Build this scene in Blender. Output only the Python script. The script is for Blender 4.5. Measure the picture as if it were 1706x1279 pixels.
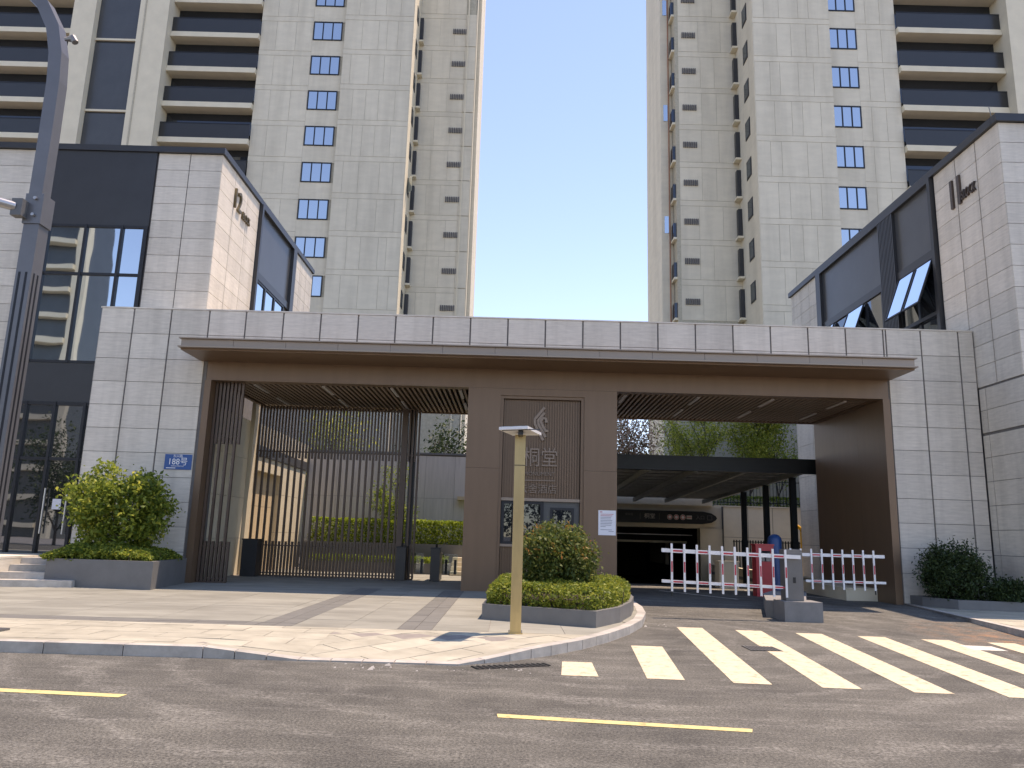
import bpy, math, random
import numpy as np
from mathutils import Vector, Matrix

random.seed(7)
RNG = np.random.default_rng(11)
S = bpy.context.scene
for o in list(bpy.data.objects):
    bpy.data.objects.remove(o)
COL = S.collection

# ------------------------------------------------------------------ camera
cam_d = bpy.data.cameras.new('camera'); cam = bpy.data.objects.new('camera', cam_d); COL.objects.link(cam)
cam_d.sensor_fit = 'HORIZONTAL'; cam_d.sensor_width = 36.0; cam_d.lens = 36.0 * 1280.0 / 1706.0
cam_d.clip_start = 0.05; cam_d.clip_end = 6000
PITCH, ROLL, YAW = math.radians(11.23), math.radians(1.66), math.radians(0.15)
fw = Vector((0, math.cos(PITCH), math.sin(PITCH))); u0 = Vector((0, -math.sin(PITCH), math.cos(PITCH))); r0 = Vector((1, 0, 0))
cr = r0 * math.cos(ROLL) + u0 * math.sin(ROLL); cu = u0 * math.cos(ROLL) - r0 * math.sin(ROLL)
mrot = Matrix((cr, cu, -fw)).transposed()
mrot = Matrix.Rotation(YAW, 3, 'Z') @ mrot
cam.matrix_world = Matrix.Translation((0, 0, 1.6)) @ mrot.to_4x4()
S.camera = cam

# ------------------------------------------------------------------ light
SUN = Vector((0.28, 0.14, 1.0)).normalized()
world = bpy.data.worlds.new('World'); S.world = world; world.use_nodes = True
wn = world.node_tree.nodes; wl = world.node_tree.links
sky = wn.new('ShaderNodeTexSky'); sky.sky_type = 'NISHITA'; sky.sun_disc = False
sky.sun_elevation = math.asin(SUN.z); sky.sun_rotation = math.atan2(SUN.x, SUN.y)
sky.air_density = 1.0; sky.dust_density = 0.0; sky.ozone_density = 4.0; sky.altitude = 1200
bg = wn['Background']; bg.inputs['Strength'].default_value = 0.15
wl.new(sky.outputs[0], bg.inputs['Color'])
sd = bpy.data.lights.new('sun', 'SUN'); sd.energy = 2.4; sd.angle = math.radians(0.53); sd.color = (1.0, 0.95, 0.86)
sun = bpy.data.objects.new('sun', sd); COL.objects.link(sun)
sun.rotation_euler = SUN.to_track_quat('Z', 'Y').to_euler(); sun.location = (20, 10, 60)
S.view_settings.view_transform = 'Standard'; S.view_settings.look = 'None'
S.view_settings.gamma = 1.0; S.view_settings.use_curve_mapping = False
S.view_settings.exposure = 1.32
S.view_settings.use_white_balance = True; S.view_settings.white_balance_temperature = 8200; S.view_settings.white_balance_tint = 23

# ------------------------------------------------------------------ materials
M = {}
def mat(name, col, rough=0.6, metal=0.0, var=0.15, scale=6.0, col2=None, bump=0.0, bscale=60.0, rnd=0.0, stretch=(1, 1, 1), spec=0.5, coord='Object', detail=6.0, stain=0.0, sscale=(1.1, 1.1, 0.10)):
    m = bpy.data.materials.new(name); m.use_nodes = True
    n = m.node_tree.nodes; l = m.node_tree.links; b = n['Principled BSDF']
    b.inputs['Roughness'].default_value = rough; b.inputs['Metallic'].default_value = metal
    b.inputs['Specular IOR Level'].default_value = spec
    tc = n.new('ShaderNodeTexCoord'); mp = n.new('ShaderNodeMapping'); mp.inputs['Scale'].default_value = stretch
    oi = n.new('ShaderNodeObjectInfo')
    add = n.new('ShaderNodeVectorMath'); add.operation = 'ADD'
    sc = n.new('ShaderNodeVectorMath'); sc.operation = 'SCALE'; sc.inputs['Scale'].default_value = 13.7 if rnd else 0.0
    cmb = n.new('ShaderNodeCombineXYZ')
    for k in range(3): l.new(oi.outputs['Random'], cmb.inputs[k])
    l.new(cmb.outputs[0], sc.inputs[0]); l.new(tc.outputs[coord], mp.inputs['Vector'])
    l.new(mp.outputs[0], add.inputs[0]); l.new(sc.outputs[0], add.inputs[1])
    nz = n.new('ShaderNodeTexNoise'); nz.inputs['Scale'].default_value = scale; nz.inputs['Detail'].default_value = detail; nz.inputs['Roughness'].default_value = 0.65
    l.new(add.outputs[0], nz.inputs['Vector'])
    rp = n.new('ShaderNodeValToRGB'); rp.color_ramp.elements[0].position = 0.3; rp.color_ramp.elements[1].position = 0.7
    c2 = col2 or tuple(c * (1 + var) for c in col); c1 = tuple(c * (1 - var) for c in col) if col2 is None else col
    rp.color_ramp.elements[0].color = (*c1, 1); rp.color_ramp.elements[1].color = (*c2, 1)
    l.new(nz.outputs['Fac'], rp.inputs[0])
    out = rp.outputs[0]
    if rnd:
        hs = n.new('ShaderNodeHueSaturation'); mr = n.new('ShaderNodeMapRange')
        mr.inputs['To Min'].default_value = 1 - rnd; mr.inputs['To Max'].default_value = 1 + rnd
        l.new(oi.outputs['Random'], mr.inputs['Value']); l.new(mr.outputs[0], hs.inputs['Value']); l.new(out, hs.inputs['Color']); out = hs.outputs[0]
    if stain:
        ge = n.new('ShaderNodeNewGeometry'); m2 = n.new('ShaderNodeMapping'); m2.inputs['Scale'].default_value = sscale; l.new(ge.outputs['Position'], m2.inputs[0])
        n3 = n.new('ShaderNodeTexNoise'); n3.inputs['Scale'].default_value = 2.0; n3.inputs['Detail'].default_value = 7; n3.inputs['Roughness'].default_value = 0.6; l.new(m2.outputs[0], n3.inputs['Vector'])
        r3 = n.new('ShaderNodeValToRGB'); r3.color_ramp.elements[0].position = 0.36; r3.color_ramp.elements[1].position = 0.56
        r3.color_ramp.elements[0].color = (1 - stain, 1 - stain * 1.02, 1 - stain * 1.06, 1); r3.color_ramp.elements[1].color = (1, 1, 1, 1); l.new(n3.outputs['Fac'], r3.inputs[0])
        x3 = n.new('ShaderNodeMix'); x3.data_type = 'RGBA'; x3.blend_type = 'MULTIPLY'; x3.inputs[0].default_value = 1.0; l.new(out, x3.inputs[6]); l.new(r3.outputs[0], x3.inputs[7]); out = x3.outputs[2]
    l.new(out, b.inputs['Base Color'])
    if bump:
        n2 = n.new('ShaderNodeTexNoise'); n2.inputs['Scale'].default_value = bscale; n2.inputs['Detail'].default_value = 4
        l.new(add.outputs[0], n2.inputs['Vector'])
        bp = n.new('ShaderNodeBump'); bp.inputs['Strength'].default_value = bump; bp.inputs['Distance'].default_value = 0.02
        l.new(n2.outputs['Fac'], bp.inputs['Height']); l.new(bp.outputs[0], b.inputs['Normal'])
    M[name] = m
    return m

mat('stone', (0.62, 0.57, 0.485), 0.62, var=0.11, scale=3.0, rnd=0.075, stain=0.13, stretch=(1.0, 1.0, 7.0), bump=0.10, bscale=40)
mat('stone_joint', (0.16, 0.15, 0.14), 0.8)
mat('brown', (0.185, 0.117, 0.073), 0.42, metal=0.35, var=0.06, scale=1.2, stretch=(3, 3, 0.4))
mat('brown_slat', (0.115, 0.080, 0.060), 0.45, metal=0.3, var=0.08, scale=3)
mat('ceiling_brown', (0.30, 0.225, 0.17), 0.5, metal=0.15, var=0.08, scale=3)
mat('brown_canopy', (0.29, 0.225, 0.175), 0.38, metal=0.4, var=0.06, scale=1.0)
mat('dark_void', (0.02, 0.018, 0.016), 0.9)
mat('charcoal', (0.041, 0.043, 0.046), 0.38, metal=0.3, var=0.10, scale=1.5)
mat('charcoal_panel', (0.082, 0.086, 0.088), 0.35, metal=0.35, var=0.12, scale=0.6)
mat('black_steel', (0.016, 0.019, 0.020), 0.45, metal=0.3)
mat('frame', (0.022, 0.024, 0.028), 0.4, metal=0.4)
mat('stucco', (0.665, 0.605, 0.475), 0.85, var=0.06, scale=0.8, rnd=0.03, stain=0.12, sscale=(0.45, 0.45, 0.05), stretch=(1, 1, 3), bump=0.12, bscale=30)
mat('stucco_joint', (0.43, 0.395, 0.305), 0.9)
mat('slab_white', (0.68, 0.61, 0.46), 0.75, var=0.06, scale=1.0)
mat('cream', (0.66, 0.585, 0.43), 0.7, var=0.07, scale=1.2, rnd=0.03)
mat('wallgrey', (0.56, 0.52, 0.47), 0.75, var=0.12, scale=2.0, stretch=(6, 6, 0.35), rnd=0.03)
mat('warmwall', (0.60, 0.47, 0.30), 0.7, var=0.10, scale=2.0, rnd=0.04)
mat('vent', (0.14, 0.13, 0.12), 0.7)
mat('concrete', (0.21, 0.205, 0.195), 0.8, var=0.14, scale=2.5, bump=0.15, bscale=50)
mat('planter_grey', (0.155, 0.155, 0.15), 0.6, var=0.10, scale=3)
mat('kerbstone', (0.44, 0.415, 0.37), 0.75, stain=0.2, sscale=(1, 1, 1), var=0.15, scale=5, rnd=0.07, bump=0.2, bscale=60)
mat('paver', (0.395, 0.37, 0.29), 0.8, var=0.14, scale=2.2, rnd=0.09, stain=0.16, sscale=(0.5, 0.9, 1), bump=0.15, bscale=70)
mat('paver_joint', (0.24, 0.215, 0.19), 0.95)
mat('apron', (0.262, 0.258, 0.215), 0.8, var=0.12, scale=0.9, rnd=0.05, stain=0.22, sscale=(0.3, 0.8, 1), bump=0.12, bscale=70)
mat('apron_dark', (0.150, 0.148, 0.132), 0.8, var=0.12, scale=2, rnd=0.05)
mat('soil', (0.05, 0.038, 0.028), 0.95)
mat('bark', (0.075, 0.058, 0.045), 0.9, var=0.3, scale=12)
mat('white_paint', (0.78, 0.78, 0.77), 0.4, var=0.04, scale=4)
mat('red_paint', (0.55, 0.035, 0.055), 0.45, var=0.08)
mat('red_cab', (0.50, 0.035, 0.045), 0.35, var=0.06)
mat('blue_paint', (0.012, 0.075, 0.24), 0.35, var=0.1)
mat('sign_blue', (0.012, 0.085, 0.27), 0.35, var=0.04)
mat('yellow_pipe', (0.72, 0.36, 0.015), 0.4)
mat('paper', (0.78, 0.78, 0.80), 0.6, var=0.02)
mat('ink', (0.20, 0.20, 0.23), 0.7)
mat('ink_red', (0.55, 0.05, 0.05), 0.7)
mat('grey_metal', (0.145, 0.145, 0.143), 0.45, metal=0.3, var=0.08, scale=3)
mat('pole_grey', (0.17, 0.17, 0.175), 0.36, metal=0.5, var=0.08, scale=2)
mat('pole_light', (0.42, 0.42, 0.42), 0.3, metal=0.7, var=0.06, scale=2)
mat('champagne', (0.50, 0.37, 0.18), 0.40, metal=0.65, var=0.16, scale=1.5, stretch=(3, 3, 0.5))
mat('lamp_white', (0.75, 0.74, 0.72), 0.4, var=0.03)
mat('letter_metal', (0.25, 0.185, 0.14), 0.42, metal=0.4, var=0.08)
mat('letter_dark', (0.10, 0.075, 0.062), 0.4, metal=0.5)
mat('letter_gold', (0.13, 0.105, 0.06), 0.45, metal=0.5)
mat('strip_light', (0.55, 0.53, 0.50), 0.4, var=0.03)
mat('steel_underside', (0.30, 0.32, 0.31), 0.5, metal=0.2)
mat('red_pipe', (0.36, 0.16, 0.09), 0.6)

def glass(name, fac, tint, base):
    m = bpy.data.materials.new(name); m.use_nodes = True
    n = m.node_tree.nodes; l = m.node_tree.links; n.remove(n['Principled BSDF'])
    d = n.new('ShaderNodeBsdfDiffuse'); d.inputs['Color'].default_value = (*base, 1)
    g = n.new('ShaderNodeBsdfGlossy'); g.inputs['Color'].default_value = (*tint, 1); g.inputs['Roughness'].default_value = 0.015
    tc = n.new('ShaderNodeTexCoord'); nz = n.new('ShaderNodeTexNoise'); nz.inputs['Scale'].default_value = 0.55; nz.inputs['Detail'].default_value = 1
    bp = n.new('ShaderNodeBump'); bp.inputs['Strength'].default_value = 0.10; bp.inputs['Distance'].default_value = 0.05
    oi = n.new('ShaderNodeObjectInfo'); cb = n.new('ShaderNodeCombineXYZ'); ad = n.new('ShaderNodeVectorMath')
    mu = n.new('ShaderNodeMath'); mu.operation = 'MULTIPLY'; mu.inputs[1].default_value = 40
    l.new(oi.outputs['Random'], mu.inputs[0]); l.new(mu.outputs[0], cb.inputs[0]); l.new(tc.outputs['Object'], ad.inputs[0]); l.new(cb.outputs[0], ad.inputs[1])
    l.new(ad.outputs[0], nz.inputs['Vector']); l.new(nz.outputs['Fac'], bp.inputs['Height']); l.new(bp.outputs[0], g.inputs['Normal'])
    lw = n.new('ShaderNodeLayerWeight'); lw.inputs['Blend'].default_value = 0.35
    mr = n.new('ShaderNodeMapRange'); mr.inputs['To Min'].default_value = fac; mr.inputs['To Max'].default_value = min(1, fac + 0.5)
    l.new(lw.outputs['Fresnel'], mr.inputs['Value'])
    mx = n.new('ShaderNodeMixShader'); l.new(mr.outputs[0], mx.inputs[0]); l.new(d.outputs[0], mx.inputs[1]); l.new(g.outputs[0], mx.inputs[2])
    l.new(mx.outputs[0], n['Material Output'].inputs['Surface']); M[name] = m
mat('balustrade', (0.030, 0.031, 0.030), 0.25, var=0.08, scale=0.7)
glass('glass', 0.58, (0.85, 0.95, 1.0), (0.015, 0.02, 0.025))
glass('glass_dark', 0.16, (0.8, 0.9, 1.0), (0.012, 0.014, 0.017))
glass('glass_door', 0.25, (0.9, 0.95, 1.0), (0.02, 0.02, 0.02))
glass('glass_balcony', 0.05, (0.8, 0.9, 1.0), (0.016, 0.018, 0.022))

def clear_glass(name):
    m = bpy.data.materials.new(name); m.use_nodes = True
    n = m.node_tree.nodes; l = m.node_tree.links; n.remove(n['Principled BSDF'])
    t = n.new('ShaderNodeBsdfTransparent'); t.inputs['Color'].default_value = (0.82, 0.88, 0.87, 1)
    g = n.new('ShaderNodeBsdfGlossy'); g.inputs['Roughness'].default_value = 0.02
    mx = n.new('ShaderNodeMixShader'); mx.inputs[0].default_value = 0.12
    l.new(t.outputs[0], mx.inputs[1]); l.new(g.outputs[0], mx.inputs[2]); l.new(mx.outputs[0], n['Material Output'].inputs['Surface']); M[name] = m
clear_glass('clear_glass')

def leafmat(name, ca, cb, cc, trans=0.35):
    m = bpy.data.materials.new(name); m.use_nodes = True
    n = m.node_tree.nodes; l = m.node_tree.links; b = n['Principled BSDF']
    b.inputs['Roughness'].default_value = 0.55; b.inputs['Specular IOR Level'].default_value = 0.3
    ge = n.new('ShaderNodeNewGeometry'); rp = n.new('ShaderNodeValToRGB')
    e = rp.color_ramp.elements; e[0].position = 0.0; e[0].color = (*ca, 1); e[1].position = 1.0; e[1].color = (*cc, 1)
    x = e.new(0.7); x.color = (*cb, 1)
    l.new(ge.outputs['Random Per Island'], rp.inputs[0]); l.new(rp.outputs[0], b.inputs['Base Color'])
    t = n.new('ShaderNodeBsdfTranslucent'); hs = n.new('ShaderNodeHueSaturation'); hs.inputs['Value'].default_value = 1.5; hs.inputs['Hue'].default_value = 0.485
    l.new(rp.outputs[0], hs.inputs['Color']); l.new(hs.outputs[0], t.inputs['Color'])
    mx = n.new('ShaderNodeMixShader'); mx.inputs[0].default_value = trans
    l.new(b.outputs[0], mx.inputs[1]); l.new(t.outputs[0], mx.inputs[2]); l.new(mx.outputs[0], n['Material Output'].inputs['Surface']); M[name] = m
leafmat('leaf_bush', (0.072, 0.123, 0.023), (0.203, 0.268, 0.041), (0.435, 0.450, 0.080), 0.45)
leafmat('leaf_red', (0.05, 0.085, 0.02), (0.11, 0.15, 0.035), (0.21, 0.20, 0.05), 0.3)
leafmat('leaf_redtip', (0.330, 0.135, 0.045), (0.300, 0.195, 0.045), (0.195, 0.225, 0.045), 0.3)
leafmat('leaf_hedge', (0.088, 0.136, 0.021), (0.184, 0.232, 0.032), (0.320, 0.336, 0.064))
leafmat('leaf_bright', (0.094, 0.156, 0.019), (0.188, 0.269, 0.027), (0.300, 0.362, 0.044), 0.4)
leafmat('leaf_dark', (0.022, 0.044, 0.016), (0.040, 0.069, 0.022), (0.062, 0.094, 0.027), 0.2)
leafmat('leaf_pink', (0.13, 0.13, 0.05), (0.40, 0.27, 0.19), (0.55, 0.42, 0.36), 0.6)
leafmat('leaf_tree', (0.120, 0.173, 0.030), (0.285, 0.338, 0.053), (0.510, 0.510, 0.098), 0.5)

def asphalt():
    m = bpy.data.materials.new('asphalt'); m.use_nodes = True
    n = m.node_tree.nodes; l = m.node_tree.links; b = n['Principled BSDF']; b.inputs['Roughness'].default_value = 0.85
    tc = n.new('ShaderNodeTexCoord')
    def noise(scale, det, stretch=(1, 1, 1), rot=0):
        mp = n.new('ShaderNodeMapping'); mp.inputs['Scale'].default_value = stretch; mp.inputs['Rotation'].default_value = (0, 0, rot)
        l.new(tc.outputs['Object'], mp.inputs[0]); z = n.new('ShaderNodeTexNoise'); z.inputs['Scale'].default_value = scale; z.inputs['Detail'].default_value = det
        z.inputs['Roughness'].default_value = 0.7; l.new(mp.outputs[0], z.inputs['Vector']); return z.outputs['Fac']
    def ramp(src, p0, p1, a, c):
        r = n.new('ShaderNodeValToRGB'); r.color_ramp.elements[0].position = p0; r.color_ramp.elements[1].position = p1
        r.color_ramp.elements[0].color = (*a, 1); r.color_ramp.elements[1].color = (*c, 1); l.new(src, r.inputs[0]); return r.outputs[0]
    def mix(a, c, f, mode='MIX'):
        x = n.new('ShaderNodeMix'); x.data_type = 'RGBA'; x.blend_type = mode
        if isinstance(f, float): x.inputs[0].default_value = f
        else: l.new(f, x.inputs[0])
        l.new(a, x.inputs[6]); l.new(c, x.inputs[7]); return x.outputs[2]
    base = ramp(noise(42, 6), 0.36, 0.66, (0.032, 0.0315, 0.0275), (0.198, 0.194, 0.168))
    agg = ramp(noise(95, 3), 0.55, 0.66, (0.85, 0.85, 0.85), (2.3, 2.25, 2.2))
    c = mix(base, agg, 0.85, 'MULTIPLY')
    big = ramp(noise(0.55, 8), 0.35, 0.68, (0.55, 0.54, 0.53), (1.22, 1.20, 1.17))
    c = mix(c, big, 1.0, 'MULTIPLY')
    # rust-coloured stain on the drive
    gr = n.new('ShaderNodeTexGradient'); gr.gradient_type = 'SPHERICAL'; mg = n.new('ShaderNodeMapping'); mg.inputs['Location'].default_value = (-9.3 / 1.6, -14.6 / 3.4, 0); mg.inputs['Scale'].default_value = (1 / 1.6, 1 / 3.4, 1)
    l.new(tc.outputs['Object'], mg.inputs[0]); l.new(mg.outputs[0], gr.inputs[0])
    rm = n.new('ShaderNodeMath'); rm.operation = 'MULTIPLY'; rm.use_clamp = True; l.new(gr.outputs['Fac'], rm.inputs[0]); l.new(ramp(noise(2.2, 6), 0.45, 0.62, (0, 0, 0), (1, 1, 1)), rm.inputs[1])
    rc = n.new('ShaderNodeRGB'); rc.outputs[0].default_value = (0.30, 0.15, 0.07, 1); c = mix(c, rc.outputs[0], rm.outputs[0])
    # dusty wheel sweeps: rings about the turning point of cars coming out of the drive, and streaks along the street
    mp = n.new('ShaderNodeMapping'); mp.inputs['Location'].default_value = (-2.0, -14.0, 0); l.new(tc.outputs['Object'], mp.inputs[0])
    w = n.new('ShaderNodeTexWave'); w.wave_type = 'RINGS'; w.rings_direction = 'Z'; w.inputs['Scale'].default_value = 0.40; w.inputs['Distortion'].default_value = 9.0
    w.inputs['Detail'].default_value = 6; w.inputs['Detail Scale'].default_value = 1.6; w.inputs['Detail Roughness'].default_value = 0.7; l.new(mp.outputs[0], w.inputs['Vector'])
    dust = ramp(w.outputs['Fac'], 0.62, 1.0, (0, 0, 0), (1, 1, 1))
    patch = ramp(noise(0.35, 5), 0.38, 0.60, (0.12, 0.12, 0.12), (1, 1, 1))
    streak = ramp(noise(2.2, 12, (0.32, 2.6, 1), 0.06), 0.50, 0.70, (0, 0, 0), (1, 1, 1))
    fine = ramp(noise(24, 6), 0.44, 0.58, (0.0, 0.0, 0.0), (1, 1, 1))
    dm = mix(dust, patch, 1.0, 'MULTIPLY'); hf = n.new('ShaderNodeRGB'); hf.outputs[0].default_value = (0.62, 0.62, 0.62, 1); dm = mix(dm, hf.outputs[0], 1.0, 'MULTIPLY'); dm = mix(dm, streak, 0.7, 'ADD'); dm = mix(dm, fine, 1.0, 'MULTIPLY')
    lum = n.new('ShaderNodeRGBToBW'); l.new(dm, lum.inputs[0]); mm = n.new('ShaderNodeMath'); mm.operation = 'MULTIPLY'; mm.inputs[1].default_value = 0.70; mm.use_clamp = True
    l.new(lum.outputs[0], mm.inputs[0])
    dc = n.new('ShaderNodeRGB'); dc.outputs[0].default_value = (0.315, 0.305, 0.27, 1)
    c = mix(c, dc.outputs[0], mm.outputs[0]); l.new(c, b.inputs['Base Color'])
    bp = n.new('ShaderNodeBump'); bp.inputs['Strength'].default_value = 0.55; bp.inputs['Distance'].default_value = 0.012
    l.new(noise(70, 4), bp.inputs['Height']); l.new(bp.outputs[0], b.inputs['Normal']); M['asphalt'] = m
asphalt()

def roadpaint(name, col):
    m = bpy.data.materials.new(name); m.use_nodes = True
    n = m.node_tree.nodes; l = m.node_tree.links; b = n['Principled BSDF']; b.inputs['Roughness'].default_value = 0.7
    tc = n.new('ShaderNodeTexCoord'); z = n.new('ShaderNodeTexNoise'); z.inputs['Scale'].default_value = 7; z.inputs['Detail'].default_value = 10; z.inputs['Roughness'].default_value = 0.75
    geo = n.new('ShaderNodeNewGeometry'); l.new(geo.outputs['Position'], z.inputs['Vector'])
    r = n.new('ShaderNodeValToRGB'); r.color_ramp.elements[0].position = 0.36; r.color_ramp.elements[1].position = 0.50
    r.color_ramp.elements[0].color = tuple(c * 0.50 for c in col) + (1,); r.color_ramp.elements[1].color = (*col, 1)
    l.new(z.outputs['Fac'], r.inputs[0]); l.new(r.outputs[0], b.inputs['Base Color']); M[name] = m
roadpaint('road_paint', (0.64, 0.545, 0.375))
roadpaint('road_yellow', (0.66, 0.53, 0.23))
roadpaint('road_white', (0.66, 0.63, 0.55))

# ------------------------------------------------------------------ builders
ABS = {}
def _link(o, parent, absloc):
    COL.objects.link(o); absloc = Vector(absloc); ABS[o] = absloc
    if parent is not None:
        o.parent = parent; o.location = absloc - ABS[parent]
    else:
        o.location = absloc
    return o
def tag(o, label=None, cat=None, group=None, kind=None):
    if label: o['label'] = label
    if cat: o['category'] = cat
    if group: o['group'] = group
    if kind: o['kind'] = kind
    return o
def thing(name, loc, label, cat, group=None):
    o = bpy.data.objects.new(name, None); o.empty_display_size = 0.2
    _link(o, None, loc); return tag(o, label, cat, group)

class MB:
    def __init__(s): s.v = []; s.f = []
    def add(s, v, f):
        b = len(s.v); s.v += [tuple(p) for p in v]; s.f += [tuple(i + b for i in q) for q in f]; return s
    def box(s, x0, x1, y0, y1, z0, z1):
        return s.add([(x0, y0, z0), (x1, y0, z0), (x1, y1, z0), (x0, y1, z0), (x0, y0, z1), (x1, y0, z1), (x1, y1, z1), (x0, y1, z1)],
                     [(0, 3, 2, 1), (4, 5, 6, 7), (0, 1, 5, 4), (1, 2, 6, 5), (2, 3, 7, 6), (3, 0, 4, 7)])
    def prism(s, poly, z0, z1):
        n = len(poly); zt = z1 if callable(z1) else (lambda x, y: z1)
        a = sum(poly[i][0] * poly[(i + 1) % n][1] - poly[(i + 1) % n][0] * poly[i][1] for i in range(n))
        if a < 0: poly = poly[::-1]
        v = [(x, y, z0 if not callable(z0) else z0(x, y)) for x, y in poly] + [(x, y, zt(x, y)) for x, y in poly]
        return s.add(v, [tuple(range(n - 1, -1, -1)), tuple(range(n, 2 * n))] + [(i, (i + 1) % n, n + (i + 1) % n, n + i) for i in range(n)])
    def tube(s, pts, rad, n=8, caps=True, ry=None):
        pts = [Vector(p) for p in pts]; rad = rad if isinstance(rad, (list, tuple)) else [rad] * len(pts); v = []; f = []
        for i, p in enumerate(pts):
            t = (pts[min(i + 1, len(pts) - 1)] - pts[max(i - 1, 0)]).normalized()
            a = t.cross(Vector((0, 0, 1)) if abs(t.z) < 0.95 else Vector((0, 1, 0))).normalized(); b = t.cross(a)
            for k in range(n):
                th = 2 * math.pi * k / n; v.append(p + (a * math.cos(th) + b * math.sin(th)) * rad[i])
        for i in range(len(pts) - 1):
            for k in range(n): f.append((i * n + k, i * n + (k + 1) % n, (i + 1) * n + (k + 1) % n, (i + 1) * n + k))
        if caps: f += [tuple(range(n - 1, -1, -1)), tuple(range((len(pts) - 1) * n, len(pts) * n))]
        return s.add(v, f)
    def sweep(s, pts, sec):
        """sec: (half width in x, half depth in y) for each point; path lies in the x-z plane"""
        pts = [Vector(p) for p in pts]; v = []; f = []
        for i, p in enumerate(pts):
            t = (pts[min(i + 1, len(pts) - 1)] - pts[max(i - 1, 0)]).normalized(); a = Vector((t.z, 0, -t.x)).normalized(); b = Vector((0, 1, 0)); hw, hd = sec[i]
            v += [p - a * hw - b * hd, p + a * hw - b * hd, p + a * hw + b * hd, p - a * hw + b * hd]
        for i in range(len(pts) - 1):
            for k in range(4): f.append((i * 4 + k, i * 4 + (k + 1) % 4, i * 4 + 4 + (k + 1) % 4, i * 4 + 4 + k))
        f += [(3, 2, 1, 0), tuple(range(len(v) - 4, len(v)))]
        return s.add(v, f)
    def mesh(s, name, m, origin=(0, 0, 0), smooth=False):
        me = bpy.data.meshes.new(name)
        ox, oy, oz = origin
        me.from_pydata([(x - ox, y - oy, z - oz) for x, y, z in s.v], [], s.f); me.update()
        if smooth:
            me.polygons.foreach_set('use_smooth', [True] * len(me.polygons))
            try: me.set_sharp_from_angle(angle=math.radians(40))
            except Exception: pass
        if m: me.materials.append(M[m])
        return me
    def build(s, name, m, parent=None, smooth=False):
        xs = [p[0] for p in s.v]; ys = [p[1] for p in s.v]; zs = [p[2] for p in s.v]
        c = ((min(xs) + max(xs)) / 2, (min(ys) + max(ys)) / 2, min(zs))
        o = bpy.data.objects.new(name, s.mesh(name, m, c, smooth)); return _link(o, parent, c)

BOXES = {}
def piece(name, x0, x1, y0, y1, z0, z1, m, parent):
    k = (name, m, round(x1 - x0, 3), round(y1 - y0, 3), round(z1 - z0, 3))
    if k not in BOXES: BOXES[k] = MB().box(-k[2] / 2, k[2] / 2, -k[3] / 2, k[3] / 2, 0, k[4]).mesh(name, m)
    o = bpy.data.objects.new(name, BOXES[k]); return _link(o, parent, ((x0 + x1) / 2, (y0 + y1) / 2, z0))
def inst(name, me, loc, parent=None):
    return _link(bpy.data.objects.new(name, me), parent, loc)
def np_mesh(name, v, quads, m):
    me = bpy.data.meshes.new(name); me.vertices.add(len(v)); me.vertices.foreach_set('co', np.asarray(v, np.float32).ravel())
    q = np.asarray(quads, np.int32); me.loops.add(q.size); me.loops.foreach_set('vertex_index', q.ravel())
    me.polygons.add(len(q)); me.polygons.foreach_set('loop_start', np.arange(0, q.size, q.shape[1], dtype=np.int32))
    me.update(calc_edges=True); me.materials.append(M[m]); return me

def wall_tiles(parent, axis, fixed, sgn, us, zs, m='stone', gu=0.045, gz=0.014, th=0.03, name='stone_panel', jit=0.0):
    """panels on a wall; axis 'y': wall plane at y=fixed, us are x joints; axis 'x': plane at x=fixed, us are y joints"""
    for a, b in zip(us[:-1], us[1:]):
        for c, d in zip(zs[:-1], zs[1:]):
            t = th + random.uniform(-jit, jit); f0, f1 = sorted((fixed, fixed + sgn * t))
            if axis == 'y': piece(name, a + gu / 2, b - gu / 2, f0, f1, c + gz / 2, d - gz / 2, m, parent)
            else: piece(name, f0, f1, a + gu / 2, b - gu / 2, c + gz / 2, d - gz / 2, m, parent)

def lettering(name, body, size, m, parent, origin, xdir, zdir=(0, 0, 1), extr=0.01, align='CENTER', sx=1.0):
    cu_ = bpy.data.curves.new(name, 'FONT'); cu_.body = body; cu_.size = size; cu_.extrude = extr; cu_.align_x = align; cu_.align_y = 'CENTER'; cu_.resolution_u = 3
    t = bpy.data.objects.new('tmp', cu_); COL.objects.link(t); bpy.context.view_layer.update()
    me = bpy.data.meshes.new_from_object(t.evaluated_get(bpy.context.evaluated_depsgraph_get()))
    bpy.data.objects.remove(t); bpy.data.curves.remove(cu_)
    X = Vector(xdir).normalized(); Z = Vector(zdir).normalized(); N = X.cross(Z)
    mt = Matrix(((X.x * sx, Z.x, N.x), (X.y * sx, Z.y, N.y), (X.z * sx, Z.z, N.z)))
    me.transform(mt.to_4x4()); me.name = name; me.materials.clear(); me.materials.append(M[m])
    return _link(bpy.data.objects.new(name, me), parent, origin)

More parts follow.
